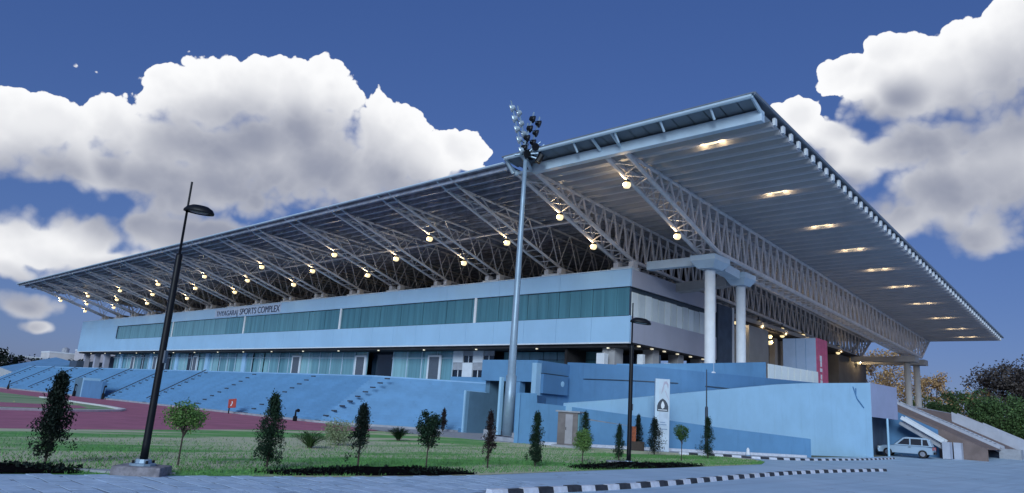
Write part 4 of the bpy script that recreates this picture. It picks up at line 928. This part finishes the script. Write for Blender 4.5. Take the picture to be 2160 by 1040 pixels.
for sy in (-1, 1):
    for win in (((-1.72, 1.0), (-1.58, 1.46), (-1.28, 1.46), (-1.28, 1.0)), ((-1.18, 1.0), (-1.18, 1.48), (-.42, 1.48), (-.42, 1.0)), ((-.32, 1.0), (-.32, 1.48), (.05, 1.46), (.55, 1.0))):
        b = MB(); f = lambda z: sy * (.80 * (1 - .16 * (z - .92) / .68) + .012); b.add([(x, f(z), z) for x, z in win], [(0, 1, 2, 3)]); b.build('side_window', M_CARG, CA)
    b = MB(); b.box(-.42, -.25, sy * .852, sy * .862, .80, .84); b.build('door_handle', M_BLACK, CA)
    b = MB(); b.box(1.85, 2.03, sy * .45, sy * .75, .60, .74); b.build('headlight', M_SIDEGL, CA)
    b = MB(); b.box(-2.06, -1.95, sy * .55, sy * .78, .66, .9); b.build('tail_light', M_RED, CA)
b = MB(); b.add([(.22, -.62, 1.49), (.22, .62, 1.49), (.84, .72, .97), (.84, -.72, .97)], [(0, 1, 2, 3)]); b.build('windscreen', M_CARG, CA)
for wx in (-1.25, 1.3):
    for sy in (-1, 1):
        w = MB(); w.bar((wx, sy * .68, .32), (wx, sy * .87, .32), .32, 18); o = w.build('wheel', M_TYRE, CA); r = MB(); r.bar((wx, sy * .86, .32), (wx, sy * .885, .32), .19, 14); r.build('rim', M_CHROME, o)
b = MB(); b.box(-2.1, -2.0, -.7, .7, .35, .52); b.build('bumper', M_BLACK, CA); b = MB(); b.box(1.98, 2.08, -.7, .7, .32, .5); b.build('bumper', M_BLACK, CA)

# ------------------------------------------------------------------ plants
def clumps(rng, n, centres, spread, squash=1.0):
    c = np.asarray(centres)[rng.integers(0, len(centres), n)]; s = np.asarray(spread); d = rng.normal(0, 1, (n, 3)) * (s if s.ndim == 0 else s); d[:, 2] *= squash; return c + d
def conifer(loc, h, w, label, m, seed, n=3000, tip=.25, name='conifer', ragged=1.0, size=.05, gap=0.0):
    rng = np.random.default_rng(seed); e = empty(name, loc, label, 'tree', 'young trees on the lawn')
    ce = []; w *= 1.28; n = int(n * 1.7)
    nc = int(95 * ragged + 60)
    for i in range(nc):
        t = rng.uniform(.12, .97) ; prof = (math.sin(min(1, (t + .12) / .45) * math.pi / 2)) * (1 - max(0, (t - .3) / .72)) ** .75
        a = rng.uniform(0, 2 * math.pi); r = w / 2 * prof * rng.uniform(.05, 1.0) * (1 + .22 * rng.normal() * ragged)
        if gap and t < .35 and rng.random() < gap: continue
        ce.append((r * math.cos(a), r * math.sin(a), t * h))
    for k in range(14): ce.append((rng.normal(0, .02), rng.normal(0, .02), h * (.9 + .1 * k / 14)))
    pts = clumps(rng, n, ce, w * .06, 1.5)
    link('crown', foliage_mesh('crown', m, pts, size, seed, 2.2, 1.4), e)
    b = MB(); b.bar((0, 0, -.02), (rng.normal(0, .02), rng.normal(0, .02), h * .8), .028, 7, r2=.010)
    for k in range(12):
        z = h * (.2 + .055 * k); a = k * 2.4; b.bar((0, 0, z), (w * .3 * math.cos(a), w * .3 * math.sin(a), z + .12), .009, 4, r2=.004)
    b.build('trunk', M_BARK, e); return e
def round_tree(loc, h, w, trunk, label, m, seed, n=2600, flat=False, name='small_tree', size=.06, fan=0.0, cat='tree'):
    rng = np.random.default_rng(seed); e = empty(name, loc, label, cat, 'young trees on the lawn' if cat == 'tree' else 'low shrubs on the lawn'); ce = []
    ch = h - trunk
    for i in range(70):
        d = rng.normal(0, 1, 3); d /= np.linalg.norm(d); d *= rng.uniform(.45, 1.0)
        x, y, z = d[0] * w / 2, d[1] * w / 2, trunk + ch / 2 + d[2] * ch / 2
        if flat: z = min(z, h * .97)
        k = (z - trunk) / ch; s = (1 - fan) + fan * k; ce.append((x * s, y * s, z))
    link('crown', foliage_mesh('crown', m, clumps(rng, n, ce, w * .075, .9), size, seed, 1.6), e)
    b = MB(); b.bar((0, 0, -.02), (.02, 0, trunk + ch * .3), .022, 7, r2=.014)
    for k in range(7): a = k * .9; b.bar((.01, 0, trunk * .75 + .03 * k), (w * .3 * math.cos(a), w * .3 * math.sin(a), trunk + ch * .55), .012, 5, r2=.004)
    b.build('trunk', M_BARK, e); return e
def fan_shrub(loc, h, w, label, m, seed, n=130):
    rng = np.random.default_rng(seed); e = empty('fan_palm_shrub', loc, label, 'shrub', 'low shrubs on the lawn'); b = MB()
    for i in range(n):
        a = rng.uniform(0, 2 * math.pi); out = rng.uniform(.15, 1.0); hh = h * rng.uniform(.75, 1.05) * (1 - .25 * out); prev = Vector((0, 0, 0)); d = Vector((math.cos(a), math.sin(a), 0)); s = Vector((-d.y, d.x, 0)); L = []
        for t in (0, .35, .7, 1): L.append((d * (w / 2 * out * t ** 1.1) + Vector((0, 0, hh * (1.25 * t - .25 * t * t * (1 + out)))), .016 * (1 - t * .8) + .002))
        o = len(b.v)
        for p, ww in L: b.v += [tuple(p - s * ww), tuple(p + s * ww)]
        b.f += [(o + 2 * k, o + 2 * k + 1, o + 2 * k + 3, o + 2 * k + 2) for k in range(3)]; b.mi += [0] * 3
        for t in np.linspace(.35, 1, 9):
            p = L[0][0].lerp(L[3][0], t) + Vector((0, 0, .22 * h * math.sin(t * 3))); q = p + s * rng.uniform(-.12, .12) + d * .05 + Vector((0, 0, rng.uniform(-.02, .08))); o = len(b.v)
            b.v += [tuple(p - d * .012), tuple(p + d * .012), tuple(q)]; b.f.append((o, o + 1, o + 2)); b.mi.append(0)
    b.build('fronds', m, e); q = MB(); q.lathe([(.07, -.02), (.09, .08), (.05, .16)], 8); q.build('stem', M_BARK, e); return e
conifer((11.15, -38.55, 0), 1.80, .60, 'tall shaggy dark conifer at the far left of the lawn', L_DARKER, 1, 5200, ragged=1.5, size=.06, gap=.35)
round_tree((12.06, -36.2, 0), 1.40, .82, .78, 'bright green mop-headed tree just right of the left street lamp', L_LITE, 2, 3000, size=.05)
conifer((12.79, -34.45, 0), 1.66, .62, 'dark green column conifer left of the grey-green shrubs', L_DARK, 3, 4400, ragged=1.2, gap=.2)
conifer((12.9, -31.95, .04), 1.52, .52, 'dusky bare-stemmed conifer in the long middle soil bed', L_DARKER, 4, 3600, ragged=1.1, gap=.9)
round_tree((13.15, -29.85, .04), 1.52, .85, .55, 'dark green round-headed tree with forked pale trunk in middle bed', L_DARK, 5, 3600, size=.06, fan=.5)
fan_shrub((6.6, -29.4, 0), .62, 1.5, 'spreading green palm-like shrub on the open lawn', L_MID, 6)
round_tree((5.2, -27.3, 0), .98, 1.25, .05, 'pale flowering shrub behind the dusky conifer', L_PALE, 7, 2400, name='pale_shrub', cat='shrub')
fan_shrub((1.76, -21.64, 0), .66, 1.35, 'dark flat-topped fan shrub right of the dusky conifer', L_DARK, 8, 170)
conifer((-8.4, -9.6, 0), 1.5, .5, 'small dark pointed conifer in front of the seating steps', L_BROWN, 9, 1500, size=.08)
conifer((13.37, -27.64, 0), 1.62, .38, 'thin brown withered conifer left of the floodlight mast', L_BROWN, 10, 2200, gap=.8)
conifer((13.21, -25.29, 0), 1.66, .50, 'dense dark green cone conifer right of the floodlight mast', L_DARK, 11, 4200)
conifer((6.28, -13.3, 0), 1.85, .62, 'dark conifer standing close beside the grey metal kiosk', L_DARK, 12, 2400, size=.06)
round_tree((12.4, -21.69, 0), 1.18, .74, .42, 'light green ball-shaped tree in front of the grey kiosk', L_LITE, 13, 3000, size=.05)
conifer((12.05, -18.81, 0), 1.42, .40, 'small dark conifer immediately left of the slender street lamp', L_DARK, 14, 2600, gap=.3)
conifer((5.6, -7.3, 0), 1.9, .55, 'narrow blackish conifer immediately right of the slender street lamp', L_DARKER, 15, 2200, size=.07)
conifer((8.86, -10.9, 0), 1.72, .78, 'broad dusky conifer at the foot of the white totem', L_DARKER, 16, 3200, size=.06)
round_tree((11.93, -13.66, 0), 1.72, .62, .85, 'green slender-trunked tree right of the white totem', L_MID, 17, 2400, size=.055)
conifer((10.93, -9.22, 0), 1.98, .62, 'dark conifer at the base of the thin dark pole', L_DARK, 18, 3200, size=.055)

# big trees beyond the stair bank
def big_tree(loc, h, w, label, m, seed, n, size, trunk_h=.3, sparse=1.0, group='trees beyond the stair bank'):
    rng = np.random.default_rng(seed); e = empty('broadleaf_tree', loc, label, 'tree', group); ce = []
    for i in range(int(85 * sparse)):
        d = rng.normal(0, 1, 3); d /= np.linalg.norm(d); d *= rng.uniform(.35, 1.0) ** .6
        ce.append((d[0] * w / 2, d[1] * w / 2, h * (trunk_h + (1 - trunk_h) * (.5 + .5 * d[2])) * (1 - .12 * rng.random())))
    link('crown', foliage_mesh('crown', m, clumps(rng, n, ce, w * .06, .8), size, seed, 1.4), e)
    b = MB(); b.bar((0, 0, -.3), (rng.normal(0, .3), rng.normal(0, .3), h * .55), .28, 8, r2=.14)
    for k in range(9):
        c = ce[rng.integers(0, len(ce))]; b.bar((0, 0, h * rng.uniform(.18, .5)), c, .11, 5, r2=.03)
    b.build('trunk', M_BARK, e); return e
big_tree((-9, 92, 1), 17, 13, 'tall backlit golden tree seen behind the rear columns', L_GOLD, 31, 9500, .32, .12, .8)
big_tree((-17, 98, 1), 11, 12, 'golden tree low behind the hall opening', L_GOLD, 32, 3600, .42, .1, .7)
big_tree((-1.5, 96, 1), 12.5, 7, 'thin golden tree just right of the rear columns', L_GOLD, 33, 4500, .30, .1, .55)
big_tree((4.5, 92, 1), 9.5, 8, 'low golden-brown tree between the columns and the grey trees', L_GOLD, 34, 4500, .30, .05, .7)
big_tree((8.0, 95, 1), 14.0, 11, 'left of the tall grey-brown trees on the right skyline', L_FARB, 35, 11000, .33, .08)
big_tree((14.0, 93, 1), 16.6, 12, 'middle tall grey-brown tree on the right skyline', L_FARB, 36, 11000, .33, .08)
big_tree((20, 92, 1), 18.0, 12, 'rightmost tall grey-brown tree at the right picture edge', L_FARB, 37, 11000, .33, .08)
big_tree((17.5, 76, 1.2), 10.5, 6, 'bright green tree at the right picture edge', L_FARG, 38, 6500, .27, .1)
for k, (x, y, h, w, lb) in enumerate(((8.2, 70, 7.6, 8, 'leftmost dark green bushy tree above the stair bank'), (12.0, 69, 6.9, 7.5, 'second dark green bushy tree above the stair bank'), (15.6, 68, 5.6, 7, 'third dark green bushy tree above the stair bank'), (19.0, 67, 4.6, 6, 'lowest dark green bush at the right end of the bank'), (1.0, 76, 7.0, 7, 'dark green bush seen between the rear columns'))):
    big_tree((x, y, 1.2), h, w, lb, L_FARG, 40 + k, 7500, .25, .02)

# far left skyline: town buildings and a dark tree belt
def town(loc, w, d, h, label, m, seed, tank=False):
    rr = random.Random(seed); e = empty('town_building', loc, label, 'building', 'town buildings on the left skyline'); piece('wall', m, e, -d / 2, d / 2, -w / 2, w / 2, -1, h)
    nf = max(2, int(h / 3.2)); nw = max(3, int(w / 3.5))
    for f in range(nf):
        for k in range(nw): y = -w / 2 + (k + .5) * w / nw; piece('window', M_TEALD, e, d / 2 + .01, d / 2 + .08, y - .7, y + .7, 1 + f * 3.2, 2.5 + f * 3.2)
    piece('roof_parapet', M_WHITE, e, -d / 2 - .1, d / 2 + .1, -w / 2 - .1, w / 2 + .1, h + .003, h + .5)
    if tank: b = MB(); b.lathe([(1.2, 0), (1.2, 1.6), (.2, 2.1)], 10, (0, w * .2, h + .5)); b.build('roof_tank', M_CONC, e)
TW = [mat('town_wall_%d' % i, c, .8, 0, .08, .2) for i, c in enumerate(((.52, .50, .54), (.42, .43, .50), (.58, .57, .58)))]
for i, (y, w, h, t) in enumerate(((14, 13, 10.0, 1), (29, 10, 8.6, 0), (40, 9, 11.2, 1), (51, 16, 12.6, 0), (70, 10, 10.5, 1), (-4, 14, 9.2, 0))):
    town((-262 - 6 * (i % 3), y, 0), w, 10, h, ['pale boxy town building with roof tank, left of the skyline gap', 'low pale town building between two taller blocks', 'narrow town building with roof tank near the skyline middle', 'broad lilac-grey town block nearest the grandstand end', 'town building half hidden by the grandstand end', 'leftmost low town building on the skyline'][i], TW[i % 3], i, t)
for i in range(9):
    big_tree((-200 + 3 * (i % 3), -14 + i * 9.5, 0), 6.8 + (i * 37 % 5) * .45, 12, '%s dark tree from the left in the belt before the town' % ordn(i), L_DARKER, 60 + i, 1500, .8, .02, .7, 'dark tree belt on the left')
print('objects', len(bpy.data.objects))
